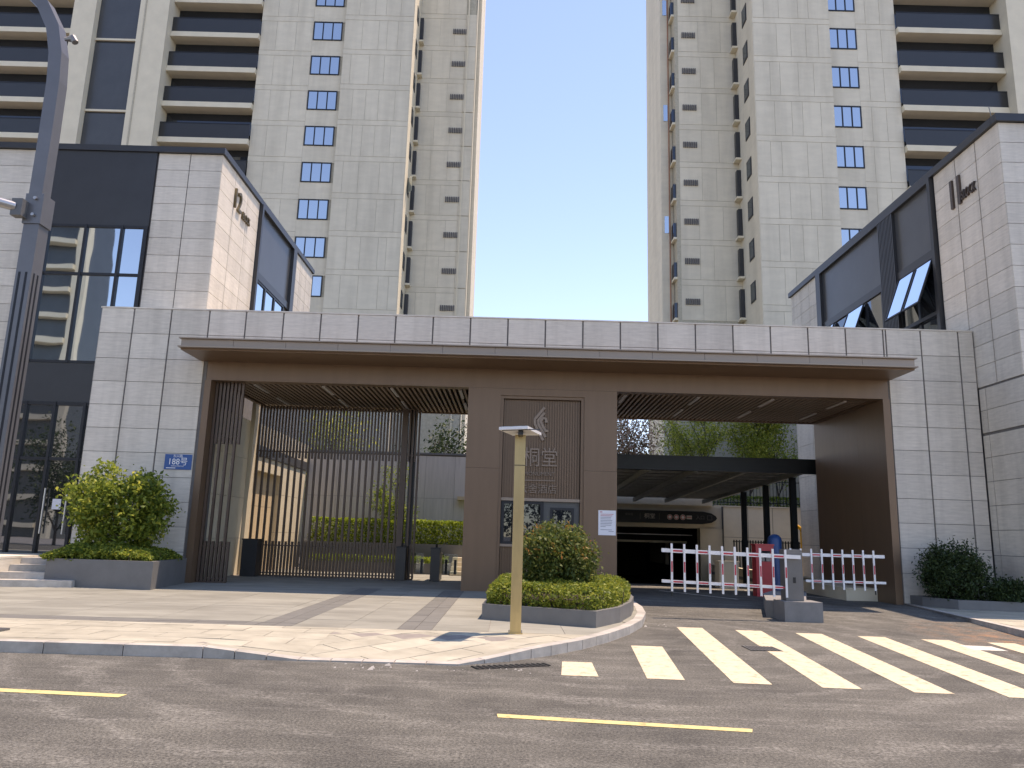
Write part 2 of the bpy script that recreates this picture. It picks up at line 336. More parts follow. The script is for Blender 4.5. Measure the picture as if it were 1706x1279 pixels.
# ---- foliage
def leaves(centers, size, jitter=0.45, up=0.3, aspect=0.5):
    """one folded leaf (two quads) for each centre"""
    c = np.asarray(centers, float); n = len(c)
    nrm = RNG.normal(size=(n, 3)); nrm[:, 2] += up; nrm /= np.linalg.norm(nrm, axis=1)[:, None]
    t = np.cross(nrm, RNG.normal(size=(n, 3))); t /= np.linalg.norm(t, axis=1)[:, None]; b = np.cross(nrm, t)
    L = size * (1 + RNG.uniform(-jitter, jitter, n))[:, None]; Wd = L * aspect; fold = L * 0.14
    p0 = c - t * L * 0.5; p3 = c + t * L * 0.5; mid = c - t * L * 0.03
    l_ = mid + b * Wd * 0.5 + nrm * fold; r_ = mid - b * Wd * 0.5 + nrm * fold
    v = np.stack([p0, r_, p3, l_], 1).reshape(-1, 3)
    return v, np.arange(4 * n).reshape(-1, 4)
def foliage(name, pts, size, m, parent, origin, up=0.3, aspect=0.5):
    v, q = leaves(pts, size, up=up, aspect=aspect)
    return _link(bpy.data.objects.new(name, np_mesh(name, v - np.array(origin), q, m)), parent, origin)
def clump_pts(c, rad, nclump, per, spread, shell=0.55, zmin=None):
    d = RNG.normal(size=(nclump, 3)); d /= np.linalg.norm(d, axis=1)[:, None]
    r = RNG.uniform(shell, 1.0, nclump)[:, None]; cc = np.array(c) + d * r * np.array(rad)
    p = np.repeat(cc, per, 0) + RNG.normal(size=(nclump * per, 3)) * np.array(spread)
    if zmin is not None: p = p[p[:, 2] > zmin]
    return p

# ------------------------------------------------------------------ ground, road, ramp
def struct(o): o['kind'] = 'structure'; return o
g = MB()
for (x0, x1, y0, y1) in ((-2500, 2.9, -2500, 2500), (10.6, 2500, -2500, 2500), (2.9, 10.6, -2500, 27.9), (2.9, 10.6, 62, 2500)):
    g.add([(x0, y0, -0.03), (x1, y0, -0.03), (x1, y1, -0.03), (x0, y1, -0.03)], [(0, 1, 2, 3)])
struct(g.build('ground', 'concrete'))
def zroad(x, y): return 0.0 if y < 15.4 else (0.10 * (y - 15.4) / 5.1 if y < 20.5 else 0.10)
g = MB(); ys = [-14, 0, 5, 10, 15.4, 17, 18.7, 20.5, 28]
for a, b in zip(ys[:-1], ys[1:]):
    xa, xb = (-90, 90) if b <= 10.1 else ((-12, 12) if b <= 20.5 else (2.5, 11))
    g.add([(xa, a, zroad(0, a)), (xb, a, zroad(0, a)), (xb, b, zroad(0, b)), (xa, b, zroad(0, b))], [(0, 1, 2, 3)])
road = struct(g.build('road', 'asphalt'))
for v_ in road.data.vertices: v_.co += road.location
road.location = (0, 0, 0)
g = MB().add([(2.9, 28, 0.10), (10.6, 28, 0.10), (10.6, 42, -1.0), (2.9, 42, -1.0), (2.9, 61, -1.0), (10.6, 61, -1.0)], [(0, 1, 2, 3), (3, 2, 5, 4)])
struct(g.build('ramp', 'asphalt'))

def quadsheet(name, pts, z, m, parent=None):
    g = MB(); n = len(pts); g.add([(x, y, zroad(x, y) + z) for x, y in pts], [tuple(range(n))]); return g.build(name, m, parent)
cw = struct(quadsheet('crosswalk_stripe', [(0.66, 9.62), (1.10, 9.60), (1.13, 10.64), (0.74, 10.66)], 0.004, 'road_paint'))
for i in range(0, 9):
    bx, by = 1.67 + 0.985 * i, 9.57 - 0.13 * i; tx, ty = 3.22 + 1.053 * (i - 1), 15.19 - 0.205 * (i - 1); wt = 0.48; wb = 0.44
    if i == 0: tx, ty = 1.92, 12.4
    struct(quadsheet('crosswalk_stripe', [(bx, by), (bx + wb, by - 0.03), (tx + wt, ty), (tx, ty + 0.02)], 0.004, 'road_paint'))
struct(quadsheet('lane_dash', [(-9.6, 8.20), (-3.66, 7.72), (-3.64, 7.86), (-9.6, 8.35)], 0.004, 'road_yellow'))
struct(quadsheet('lane_dash', [(-0.06, 7.36), (2.14, 7.08), (2.18, 7.20), (-0.07, 7.50)], 0.004, 'road_yellow'))
struct(quadsheet('lane_dash', [(6.2, 6.6), (9.5, 6.2), (9.5, 6.33), (6.2, 6.73)], 0.004, 'road_yellow'))
struct(quadsheet('road_patch', [(7.62, 13.10), (8.15, 13.05), (8.22, 13.62), (7.70, 13.66)], 0.005, 'road_white'))
for (a, b, c_, d_) in (((4.6, 24.3), (6.2, 21.6), (6.3, 21.65), (4.7, 24.4)), ((7.6, 25.6), (9.6, 22.6), (9.7, 22.65), (7.7, 25.7)), ((3.2, 27.2), (7.0, 25.5), (7.04, 25.6), (3.2, 27.32))):
    struct(quadsheet('lane_line', [a, b, c_, d_], 0.004, 'road_white'))

# ---- sidewalk with dropped kerb, slabs and kerb stones
CURVE = [(-0.6, 10.1), (0.05, 10.55), (0.62, 11.15), (1.12, 11.85), (1.62, 12.75), (2.12, 13.85), (2.55, 15.1), (2.86, 16.5), (3.04, 18.0), (3.1, 19.8), (3.1, 21.4)]
def xcurve(y):
    for (xa, ya), (xb, yb) in zip(CURVE[:-1], CURVE[1:]):
        if y <= yb: return xa + (xb - xa) * (y - ya) / (yb - ya)
    return CURVE[-1][0]
def zside(x, y):
    w = min(max((x + 3.8) / 1.2, 0), 1) * min(max((0.55 - x) / 1.0, 0), 1); t = min(max((11.9 - y) / 1.75, 0), 1)
    return 0.13 - 0.118 * w * t
def clip_poly(p, lines):
    for (a, b, c) in lines:      # keep a*x + b*y <= c
        q = []
        for i in range(len(p)):
            P, Q = p[i], p[(i + 1) % len(p)]; dp = a * P[0] + b * P[1] - c; dq = a * Q[0] + b * Q[1] - c
            if dp <= 0: q.append(P)
            if dp * dq < 0: t = dp / (dp - dq); q.append((P[0] + t * (Q[0] - P[0]), P[1] + t * (Q[1] - P[1])))
        p = q
        if len(p) < 3: return []
    return p
def area(p): return abs(sum(p[i][0] * p[(i + 1) % len(p)][1] - p[(i + 1) % len(p)][0] * p[i][1] for i in range(len(p)))) / 2
CURVE_LINES = []
for (xa, ya), (xb, yb) in zip(CURVE[:-1], CURVE[1:]):
    nx, ny = (yb - ya), -(xb - xa); ln = math.hypot(nx, ny); nx, ny = nx / ln, ny / ln
    CURVE_LINES.append((nx, ny, nx * xa + ny * ya - 0.165))
def rect_lines(x0, x1, y0, y1): return [(-1, 0, -x0), (1, 0, x1), (0, -1, -y0), (0, 1, y1)]
def pave(parent, name, lines, bounds, sx, sy, ang, zf, m, gap=0.012, brick=True, th=0.012):
    x0, x1, y0, y1 = bounds; cx, cy = (x0 + x1) / 2, (y0 + y1) / 2; R = math.hypot(x1 - x0, y1 - y0) / 2
    ca, sa = math.cos(ang), math.sin(ang)
    for j in range(int(-R / sy) - 1, int(R / sy) + 2):
        off = (sx / 2 if (j % 2 and brick) else 0)
        for i in range(int(-R / sx) - 2, int(R / sx) + 2):
            u0_, u1_ = i * sx + off + gap / 2, (i + 1) * sx + off - gap / 2; v0_, v1_ = j * sy + gap / 2, (j + 1) * sy - gap / 2
            p = [(cx + u * ca - v * sa, cy + u * sa + v * ca) for u, v in ((u0_, v0_), (u1_, v0_), (u1_, v1_), (u0_, v1_))]
            p = clip_poly(p, lines)
            if len(p) < 3 or area(p) < 0.015: continue
            dz = random.uniform(-0.0015, 0.0015)
            MB().prism(p, lambda x, y: zf(x, y) - th, lambda x, y: zf(x, y) + dz).build(name, m, parent)
g = MB(); ys = [10.1 + 0.2 * i for i in range(57)] ; ys[-1] = 21.4
for a, b in zip(ys[:-1], ys[1:]):
    xs = [-60, -14, -8, -4, -3.4, -2.9, -2.5, -1.5, -0.62]
    XA = xs + [-0.62 + (xcurve(a) + 0.62) * k / 3 for k in (1, 2, 3)]; XB = xs + [-0.62 + (xcurve(b) + 0.62) * k / 3 for k in (1, 2, 3)]
    for k in range(len(XA) - 1):
        q = [(XA[k], a), (XA[k + 1], a), (XB[k + 1], b), (XB[k], b)]
        g.add([(x, y, zside(x, y) - 0.008) for x, y in q], [(0, 1, 2, 3)])
g.box(-60, 2.9, 21.4, 33, -0.02, 0.122)
sidewalk = struct(g.build('sidewalk', 'paver_joint'))
pave(sidewalk, 'paving_slab', rect_lines(-11.5, -2.6, 10.26, 12.5) + CURVE_LINES, (-11.5, -2.6, 10.26, 12.5), 0.9, 0.45, 0, zside, 'paver')
pave(sidewalk, 'paving_slab', rect_lines(-2.6, 2.0, 10.26, 12.5) + CURVE_LINES, (-2.6, 2.0, 10.26, 12.5), 0.9, 0.45, math.radians(45), zside, 'paver')
flat = lambda x, y: 0.13
for (x0, x1, y0, y1, m, s_) in ((-14.0, -3.95, 13.0, 21.3, 'apron', 1.6), (-14.0, -3.95, 12.5, 13.0, 'apron_dark', 0.8), (-3.95, -3.38, 12.5, 21.3, 'apron_dark', 0.57), (-3.38, -1.72, 12.5, 21.3, 'apron', 1.66),
                                (-1.72, -1.18, 12.5, 21.3, 'apron_dark', 0.54), (-1.18, 3.0, 12.5, 21.3, 'apron', 1.2), (-8.7, 2.8, 21.3, 30.5, 'apron', 2.0)):
    pave(sidewalk, 'paving_slab', rect_lines(x0 + 0.004, x1 - 0.004, y0 + 0.004, y1 - 0.004) + (CURVE_LINES if y1 < 25 else []), (x0, x1, y0, y1), s_, s_, 0, flat, m, gap=0.008, brick=False)
def kerb(parent, a, b, w, zf, side=1, h0=-0.02):
    d = Vector((b[0] - a[0], b[1] - a[1])); L = d.length; d /= L; n = Vector((-d.y, d.x)) * w * side; a2 = Vector(a) + d * 0.006; b2 = Vector(b) - d * 0.006
    p = [tuple(a2), tuple(b2), tuple(b2 + n), tuple(a2 + n)]
    MB().prism(p, h0, lambda x, y: zf(x, y) + 0.006).build('kerb_stone', 'kerbstone', parent)
for i in range(36): kerb(sidewalk, (-39.8 + i, 10.1), (-38.8 + i, 10.1), 0.16, flat)
for i in range(8): kerb(sidewalk, (-3.8 + 0.4 * i, 10.1), (-3.4 + 0.4 * i, 10.1), 0.16, zside)
acc = [Vector(CURVE[0])]
tot = 0; pts = []
for (a, b) in zip(CURVE[:-1], CURVE[1:]):
    L = math.dist(a, b); k = max(1, round(L / 0.46))
    for j in range(k): pts.append((a[0] + (b[0] - a[0]) * j / k, a[1] + (b[1] - a[1]) * j / k))
pts.append(CURVE[-1])
for a, b in zip(pts[:-1], pts[1:]): kerb(sidewalk, a, b, 0.17, zside)
# right-hand pavement
RP = [(10.72, 21.4), (9.75, 15.0), (9.95, 13.2), (10.6, 11.8), (11.8, 10.7), (13.4, 10.1), (60, 10.1), (60, 21.4)]
sw2 = struct(MB().prism(RP, -0.02, 0.118).build('pavement', 'paver_joint'))
RPL = [(-(21.4 - 15.0), (10.72 - 9.75), -(21.4 - 15.0) * 9.75 + (10.72 - 9.75) * 15.0 - 0.16 * 6.5)]
pave(sw2, 'paving_slab', rect_lines(9.0, 15, 14.5, 21.38) + RPL, (9.0, 15, 14.5, 21.3), 0.9, 0.45, 0, lambda x, y: 0.128, 'paver', th=0.01)
for (a, b) in zip(RP[:5], RP[1:6]):
    k = max(1, round(math.dist(a, b) / 0.8))
    for j in range(k): kerb(sw2, (a[0] + (b[0] - a[0]) * j / k, a[1] + (b[1] - a[1]) * j / k), (a[0] + (b[0] - a[0]) * (j + 1) / k, a[1] + (b[1] - a[1]) * (j + 1) / k), 0.15, lambda x, y: 0.128)
struct(MB().box(10.6, 60, 21.4, 41.5, -0.02, 0.11).build('yard', 'concrete'))

# ------------------------------------------------------------------ gatehouse
GY = 21.4
gate = thing('gatehouse', (1.0, GY, 0.13), 'wide brown and grey stone entrance gatehouse with overhanging brown canopy', 'gatehouse')
ZR = [0.13, 0.93, 1.60, 2.27, 2.94, 3.61, 4.28, 4.94, 5.61, 6.28, 7.02, 7.76]
colj = [-8.86 + 1.08 * i for i in range(0, 21)]
def backing(name, x0, x1, y0, y1, z0, z1, m='stone_joint'): return MB().box(x0, x1, y0, y1, z0, z1).build(name, m, gate)
wl_ = backing('wing_wall', -11.97, -8.76, GY + 0.03, 22.64, 0.10, 7.74)
wall_tiles(wl_, 'y', GY + 0.03, -1, [-11.97, -11.02, -9.94, -8.84], ZR)
wr_ = backing('wing_wall', 10.64, 13.18, GY + 0.03, 22.64, 0.10, 7.74)
wall_tiles(wr_, 'y', GY + 0.03, -1, [10.66, 11.66, 12.74, 13.18], ZR)
for w_, x_, sg in ((wl_, -11.97, -1),): wall_tiles(w_, 'x', x_, sg, [GY + 0.05, 22.0, 22.64], ZR)
pp = backing('parapet', -8.76, 10.64, GY + 0.03, 26.3, 6.30, 7.74)
wall_tiles(pp, 'y', GY + 0.03, -1, [-8.84] + colj[1:19] + [10.66], [6.30, 7.02, 7.76])
MB().box(-11.99, 13.17, GY - 0.012, 26.32, 7.762, 7.80).build('coping', 'stone', gate)
# brown cladding
MB().box(-8.74, 10.62, GY, 21.75, 5.72, 6.29).build('beam', 'brown', gate)
for (x0, x1) in ((-1.28, -0.36), (2.01, 2.93)):
    for z0, z1 in ((0.12, 3.448), (3.454, 5.716)): piece('cladding_panel', x0, x1, GY, 21.9, z0, z1, 'brown', gate)
MB().box(-0.36, 2.01, GY, 21.9, 5.52, 5.716).build('lintel', 'brown', gate)
MB().box(-1.26, 2.91, 21.92, 26.2, 0.12, 5.9).build('core', 'brown', gate)
g = MB()
for (x0, x1, z0, z1) in ((-0.36, -0.27, 0.12, 5.52), (1.92, 2.01, 0.12, 5.52), (-0.27, 1.92, 5.44, 5.52)): g.box(x0, x1, GY + 0.05, 21.95, z0, z1)
g.build('reveal_frame', 'brown', gate)
for (z0, z1) in ((2.66, 5.43), (0.13, 1.33)):
    g = MB().box(-0.26, 1.91, 21.60, 21.93, z0, z1)
    n_ = 30; pt = 2.17 / n_
    for k in range(n_): g.box(-0.26 + k * pt + 0.008, -0.26 + k * pt + pt * 0.62, 21.555, 21.602, z0 + 0.002, z1 - 0.002)
    g.build('fluted_panel', 'brown', gate)
MB().box(-0.28, 1.93, 21.50, 21.95, 2.58, 2.66).build('window_head', 'brown_canopy', gate)
MB().box(-0.28, 1.93, 21.50, 21.95, 1.33, 1.40).build('window_sill', 'brown_canopy', gate)
g = MB()
for (x0, x1, z0, z1) in ((-0.26, -0.17, 1.40, 2.58), (0.83, 0.92, 1.40, 2.58), (-0.17, 0.83, 2.50, 2.58), (-0.17, 0.83, 1.40, 1.47), (0.06, 0.10, 1.47, 2.50)): g.box(x0, x1, 21.55, 21.9, z0, z1)
wd = g.build('booth_window', 'frame', gate)
piece('pane', -0.17, 0.06, 21.62, 21.64, 1.47, 2.50, 'glass_balcony', wd); piece('pane', 0.10, 0.83, 21.62, 21.64, 1.47, 2.50, 'glass_balcony', wd)
db = MB().box(0.92, 1.91, 21.60, 21.9, 1.40, 2.58).build('booth_panel', 'charcoal_panel', gate)
g = MB()
for (x0, x1, z0, z1) in ((1.10, 1.17, 1.40, 2.42), (1.69, 1.76, 1.40, 2.42), (1.17, 1.69, 2.35, 2.42)): g.box(x0, x1, 21.57, 21.598, z0, z1)
g.build('hatch_frame', 'frame', db); piece('hatch_pane', 1.17, 1.69, 21.58, 21.597, 1.40, 2.35, 'glass_balcony', db)
# emblem: three nested pointed strokes
def stroke(pts, w, y0, y1):
    g = MB(); n = len(pts); L = []; R_ = []
    for i, p in enumerate(pts):
        a = Vector(pts[max(i - 1, 0)]); b = Vector(pts[min(i + 1, n - 1)]); d = (b - a).normalized(); nn = Vector((-d.y, d.x)) * w / 2
        L.append(Vector(p) + nn); R_.append(Vector(p) - nn)
    v = [(p.x, y0, p.y) for p in L] + [(p.x, y0, p.y) for p in R_] + [(p.x, y1, p.y) for p in L] + [(p.x, y1, p.y) for p in R_]; f = []
    for i in range(n - 1):
        f += [(i, i + 1, n + i + 1, n + i), (2 * n + i, 3 * n + i, 3 * n + i + 1, 2 * n + i + 1), (i, 2 * n + i, 2 * n + i + 1, i + 1), (n + i, n + i + 1, 3 * n + i + 1, 3 * n + i)]
    f += [(0, n, 3 * n, 2 * n), (n - 1, 3 * n - 1, 4 * n - 1, 2 * n - 1)]
    return g.add(v, f)
def ez(px, py):  # picture of the emblem (zoom pixels) to metres on the panel
    return (-0.60 + px * 0.2189 * 0.01695 + 0.0, 5.86 - (py * 0.2189) * 0.0170)
for pl in ([(402, 172), (360, 225), (328, 265), (330, 300), (352, 345), (395, 425)], [(402, 212), (372, 250), (352, 276), (358, 305), (385, 352), (412, 400)], [(418, 290), (412, 258), (392, 252), (374, 280), (392, 320), (412, 352), (432, 352)]):
    stroke([ez(*q) for q in pl], 0.075, 21.50, 21.56).build('emblem_stroke', 'letter_metal', gate)
lettering('name_lettering', '桐堂', 0.58, 'letter_metal', gate, (0.80, 21.53, 3.76), (1, 0, 0), extr=0.025, sx=0.86)
lettering('name_lettering', 'MONUMENT', 0.15, 'letter_metal', gate, (0.78, 21.53, 3.33), (1, 0, 0), extr=0.02)
MB().box(0.28, 1.22, 21.52, 21.56, 3.14, 3.165).build('rule_line', 'letter_metal', gate)
lettering('name_lettering', '云舍酒店', 0.27, 'letter_metal', gate, (0.74, 21.53, 2.90), (1, 0, 0), extr=0.02)
# jambs
MB().box(-8.76, -8.58, GY - 0.03, 21.9, 0.12, 5.716).build('jamb', 'brown', gate)
MB().box(-8.90, -8.77, 25.9, 26.3, 0.12, 5.9).build('rear_jamb', 'cream', gate)
for a, b in ((GY - 0.03, 23.1), (23.106, 24.8), (24.806, 26.4)): piece('jamb_panel', 10.44, 10.635, a, b, 0.09, 5.716, 'brown', gate)
# canopy
can = MB().box(-8.95, 10.69, 20.02, GY + 0.0, 6.26, 6.30).build('canopy', 'brown', gate)
MB().box(-8.97, 10.71, 19.88, GY + 0.002, 6.545, 6.575).build('top_plate', 'brown_canopy', can)
MB().box(-8.97, 10.71, 19.86, 20.04, 6.302, 6.34).build('bottom_lip', 'brown_canopy', can)
xs = np.linspace(-8.93, 10.67, 15)
for a, b in zip(xs[:-1], xs[1:]): piece('fascia_panel', a + 0.004, b - 0.004, 19.96, 20.02, 6.342, 6.543, 'brown_canopy', can)
for x_ in (-8.93, 10.66): piece('fascia_panel', x_, x_ + 0.02, 20.04, GY - 0.002, 6.342, 6.543, 'brown_canopy', can)
# ceilings with slats and light strips
for (x0, x1, strips) in ((-8.56, -1.29, (-7.6, -5.6, -3.6, -1.6)), (2.94, 10.435, (3.2, 5.35, 7.5, 9.6))):
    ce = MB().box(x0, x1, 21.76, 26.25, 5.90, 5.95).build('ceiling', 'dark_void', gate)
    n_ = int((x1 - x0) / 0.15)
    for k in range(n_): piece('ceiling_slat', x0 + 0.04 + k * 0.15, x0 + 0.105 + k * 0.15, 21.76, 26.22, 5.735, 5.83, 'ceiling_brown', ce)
    for x in strips:
        for y0 in (22.0, 24.2): piece('light_strip', x, x + 0.09, y0, y0 + 1.3, 5.715, 5.75, 'strip_light', ce)
    MB().box(10.30 if x0 > 0 else -8.57, 10.436 if x0 > 0 else -8.45, 21.76, 26.23, 5.70, 5.90).build('ceiling_edge', 'brown', gate)
    MB().box(x0, x1, 26.24, 26.34, 5.70, 6.29).build('rear_beam', 'brown', gate)

# things fixed on the gatehouse
t = thing('address_sign', (-9.26, GY - 0.02, 3.16), 'blue house number plate reading 188 on grey stone wall', 'sign')
MB().box(-9.64, -8.89, GY - 0.022, GY + 0.004, 3.16, 3.58).build('plate', 'sign_blue', t)
lettering('number_lettering', '188号', 0.235, 'white_paint', t, (-9.27, GY - 0.024, 3.37), (1, 0, 0), extr=0.002, sx=0.95)
lettering('street_lettering', '东兴路', 0.09, 'white_paint', t, (-9.28, GY - 0.024, 3.525), (1, 0, 0), extr=0.002)
lettering('street_lettering', 'DONGXING LU', 0.05, 'white_paint', t, (-9.27, GY - 0.024, 3.255), (1, 0, 0), extr=0.002)
MB().box(-9.58, -9.32, GY - 0.026, GY - 0.0225, 3.19, 3.21).build('rule_line', 'white_paint', t)
t = thing('paper_notice', (2.66, GY - 0.008, 1.71), 'white printed paper notice stuck on brown pier beside garage entrance', 'notice')
MB().box(2.42, 2.90, GY - 0.008, GY + 0.002, 1.71, 2.38).build('sheet', 'paper', t)
for k in range(12):
    w_ = 0.36 * random.uniform(0.8, 1.0) if k not in (8, 11) else 0.14
    x0 = 2.48 if k != 11 else 2.7
    if k == 9: continue
    MB().box(x0, x0 + w_, GY - 0.0095, GY - 0.0081, 2.27 - 0.042 * k, 2.282 - 0.042 * k).build('print_line', 'ink_red' if k < 2 else 'ink', t)
MB().box(2.46, 2.53, GY - 0.0095, GY - 0.0081, 2.325, 2.345).build('print_line', 'ink_red', t)

# slatted fence panel beside the jamb and the gate leaf
def slat_fence(t, x0, x1, y, top, pitch=0.107, w=0.062, d=0.10):
    n_ = int((x1 - x0) / pitch)
    for k in range(n_ + 1):
        x = x0 + k * pitch
        if k % 2 == 0: piece('slat', x, x + w, y, y + d, 0.16, top, 'brown_slat', t)
        else:
            piece('slat', x, x + w, y, y + d, 3.95, top, 'brown_slat', t); piece('slat', x, x + w, y, y + d, 0.16, 1.24, 'brown_slat', t)
    for z in (4.15, 1.09, 0.22): piece('rail', x0, x1 + w, y + 0.03, y + 0.06, z, z + 0.035, 'brown_slat', t)
t = thing('slat_screen', (-8.2, 21.75, 0.13), 'narrow brown slatted screen standing against the gatehouse jamb', 'screen')
slat_fence(t, -8.56, -7.80, 21.72, 5.71)
piece('bottom_rail', -8.57, -7.76, 21.73, 21.80, 0.12, 0.17, 'brown_slat', t)
t = thing('gate_leaf', (-6.0, 25.55, 0.13), 'tall sliding gate leaf of thin brown vertical slats', 'gate')
slat_fence(t, -8.5, -3.14, 25.55, 5.70)
piece('post', -3.70, -3.50, 25.52, 25.72, 0.12, 5.70, 'brown_slat', t); piece('bottom_rail', -8.5, -3.1, 25.56, 25.63, 0.12, 0.17, 'brown_slat', t)
t = thing('gate_post', (-3.32, 25.9, 0.13), 'dark square steel post behind the sliding gate leaf end', 'post')
piece('shaft', -3.44, -3.24, 25.8, 26.0, 0.12, 5.7, 'charcoal', t); piece('base_plate', -3.50, -3.18, 25.74, 26.06, 0.12, 0.15, 'charcoal', t)
t = thing('gate_motor', (-8.25, 25.2, 0.13), 'dark grey gate motor cabinet behind the slatted screen', 'cabinet')
MB().box(-8.5, -8.02, 25.0, 25.4, 0.12, 1.26).build('housing', 'charcoal', t); MB().box(-8.52, -8.0, 24.98, 25.42, 1.26, 1.30).build('lid', 'charcoal', t)
for i, (x, lab) in enumerate(((-3.45, 'dark pedestrian turnstile post next to the sliding gate leaf'), (-2.35, 'dark pedestrian turnstile post between the gate leaf and brown pier'))):
    t = thing('turnstile', (x, 25.6, 0.13), lab, 'turnstile', 'pedestrian turnstiles')
    MB().box(x - 0.15, x + 0.15, 25.1, 25.4, 0.12, 1.14).build('housing', 'charcoal', t)
    MB().box(x - 0.11, x + 0.11, 25.4, 26.5, 0.12, 1.02).build('rear_housing', 'charcoal', t)
    MB().box(x - 0.16, x + 0.16, 25.09, 25.41, 1.14, 1.19).build('cap', 'frame', t)
    g = MB().tube([(x + 0.02, 25.2, 1.19), (x + 0.02, 25.2, 1.30)], 0.035, 8); g.build('reader', 'frame', t)
    MB().box(x + 0.11, x + 0.66, 25.9, 25.912, 0.35, 0.98).build('glass_flap', 'clear_glass', t)
    for xx in (x + 0.25, x + 0.55): MB().box(xx, xx + 0.08, 25.88, 25.93, 0.33, 0.80).build('flap_bracket', 'frame', t)

# ------------------------------------------------------------------ courtyard seen through the left opening
t = thing('courtyard_wall', (-3, 33, 0.1), 'tall grey stone wall behind the clipped courtyard hedge', 'wall')
MB().box(-8.7, 2.6, 33.03, 33.4, 0.1, 4.95).build('core', 'stone_joint', t)
wall_tiles(t, 'y', 33.03, -1, list(np.linspace(-8.7, 2.6, 10)), [0.1, 1.3, 3.1, 4.9], 'wallgrey', gu=0.01, gz=0.01)
MB().box(-8.75, 2.65, 32.96, 33.45, 4.95, 5.03).build('coping', 'planter_grey', t)
MB().box(-2.25, -1.4, 32.7, 33.0, 3.05, 3.2).build('ledge', 'warmwall', t)
t = thing('side_wall', (-8.9, 29.5, 0.1), 'sunlit cream stone wall with a recessed bay beside the courtyard', 'wall')
g = MB().box(-9.3, -9.0, 22.7, 33.4, 0.1, 5.2).build('core', 'stone_joint', t)
wall_tiles(t, 'x', -9.0, 1, [22.7, 23.6, 24.5, 25.4, 25.88], [0.1, 1.3, 2.6, 3.9, 5.2], 'cream', gu=0.01, gz=0.01, th=0.12)
wall_tiles(t, 'x', -9.0, 1, [26.4, 27.3, 28.2, 29.1, 29.45], [0.1, 1.2, 2.4, 3.6], 'warmwall', gu=0.01, gz=0.01)
wall_tiles(t, 'x', -9.0, 1, [29.45, 30.6, 31.7, 32.9], [0.1, 1.5, 2.9, 4.1], 'cream', gu=0.01, gz=0.01, th=0.25)
wall_tiles(t, 'x', -9.0, 1, [26.4, 27.8, 29.45], [3.6, 4.1], 'cream', gu=0.01, gz=0.01, th=0.25)
MB().box(-9.0, -8.70, 26.4, 32.9, 4.11, 4.45).build('band', 'charcoal_panel', t)
wall_tiles(t, 'x', -9.0, 1, [26.4, 28.6, 30.8, 32.9], [4.46, 5.2], 'cream', gu=0.01, gz=0.01, th=0.25)
def planter_box(name, poly, z0, z1, label, m='planter_grey', rim=0.12):
    cx = sum(p[0] for p in poly) / len(poly); cy = sum(p[1] for p in poly) / len(poly)
    t = thing(name, (cx, cy, z0), label, 'planter')
    n = len(poly)
    def inset(p): d = Vector((cx - p[0], cy - p[1])); return tuple(Vector(p) + d.normalized() * min(rim * 1.4, d.length * 0.4))
    q = [inset(p) for p in poly]
    g = MB()
    v = [(x, y, z0) for x, y in poly] + [(x, y, z1) for x, y in poly] + [(x, y, z1) for x, y in q] + [(x, y, z1 - 0.12) for x, y in q]; f = []
    for i in range(n):
        j = (i + 1) % n
        for a in (0, n, 2 * n): f.append((a + i, a + j, a + n + j, a + n + i))
    g.add(v, f); g.build('wall', m, t)
    MB().add([(x, y, z1 - 0.06) for x, y in q], [tuple(range(n))]).build('soil', 'soil', t)
    return t
planter_box('planter', [(-8.1, 30.6), (2.5, 30.6), (2.5, 32.95), (-8.1, 32.95)], 0.1, 1.22, 'long grey raised planter under the courtyard hedge')
planter_box('planter', [(-7.6, 29.4), (-2.2, 29.4), (-2.2, 30.58), (-7.6, 30.58)], 0.1, 0.52, 'low grey planter of ground cover before the courtyard hedge')
def hedge(name, x0, x1, y0, y1, z0, z1, n, size, m, label, wob=0.05):
    t = thing(name, ((x0 + x1) / 2, (y0 + y1) / 2, z0), label, 'hedge')
    p = np.column_stack([RNG.uniform(x0, x1, n), RNG.uniform(y0, y1, n), RNG.uniform(z0, z1, n)])
    # push most leaves to the shell so the hedge reads dense
    k = RNG.integers(0, 3, n); p[k == 0, 2] = z1 - np.abs(RNG.normal(0, 0.05, (k == 0).sum())) + wob * np.sin(p[k == 0, 0] * 3.1) * np.sin(p[k == 0, 1] * 4.3)
    s_ = k == 1; p[s_, 1] = y0 + np.abs(RNG.normal(0, 0.05, s_.sum()))
    foliage('foliage', p, size, m, t, ((x0 + x1) / 2, (y0 + y1) / 2, z0), up=0.8)
    g = MB()
    for i in range(int((x1 - x0) / 0.5)): x = x0 + 0.3 + i * 0.5; g.tube([(x, (y0 + y1) / 2, z0 - 0.04), (x + 0.05, (y0 + y1) / 2, z1 - 0.15)], [0.02, 0.008], 5)
    g.build('stems', 'bark', t)['kind'] = 'stuff'; return t
hedge('hedge', -7.9, 2.4, 30.75, 32.5, 1.14, 2.12, 20000, 0.10, 'leaf_bright', 'bright green clipped hedge in the courtyard planter')
hedge('ground_cover', -7.5, -2.3, 29.5, 30.5, 0.42, 0.74, 4000, 0.08, 'leaf_bright', 'low strip of green ground cover under the courtyard hedge')
t = thing('courtyard_steps', (-1.7, 30, 0.13), 'pale courtyard steps beside the low planter', 'steps')
for k in range(4): piece('step', -2.15, -0.9, 28.9 + 0.35 * k, 30.55, 0.12 + 0.16 * k + (0.001 if k else 0), 0.28 + 0.16 * k, 'cream', t)

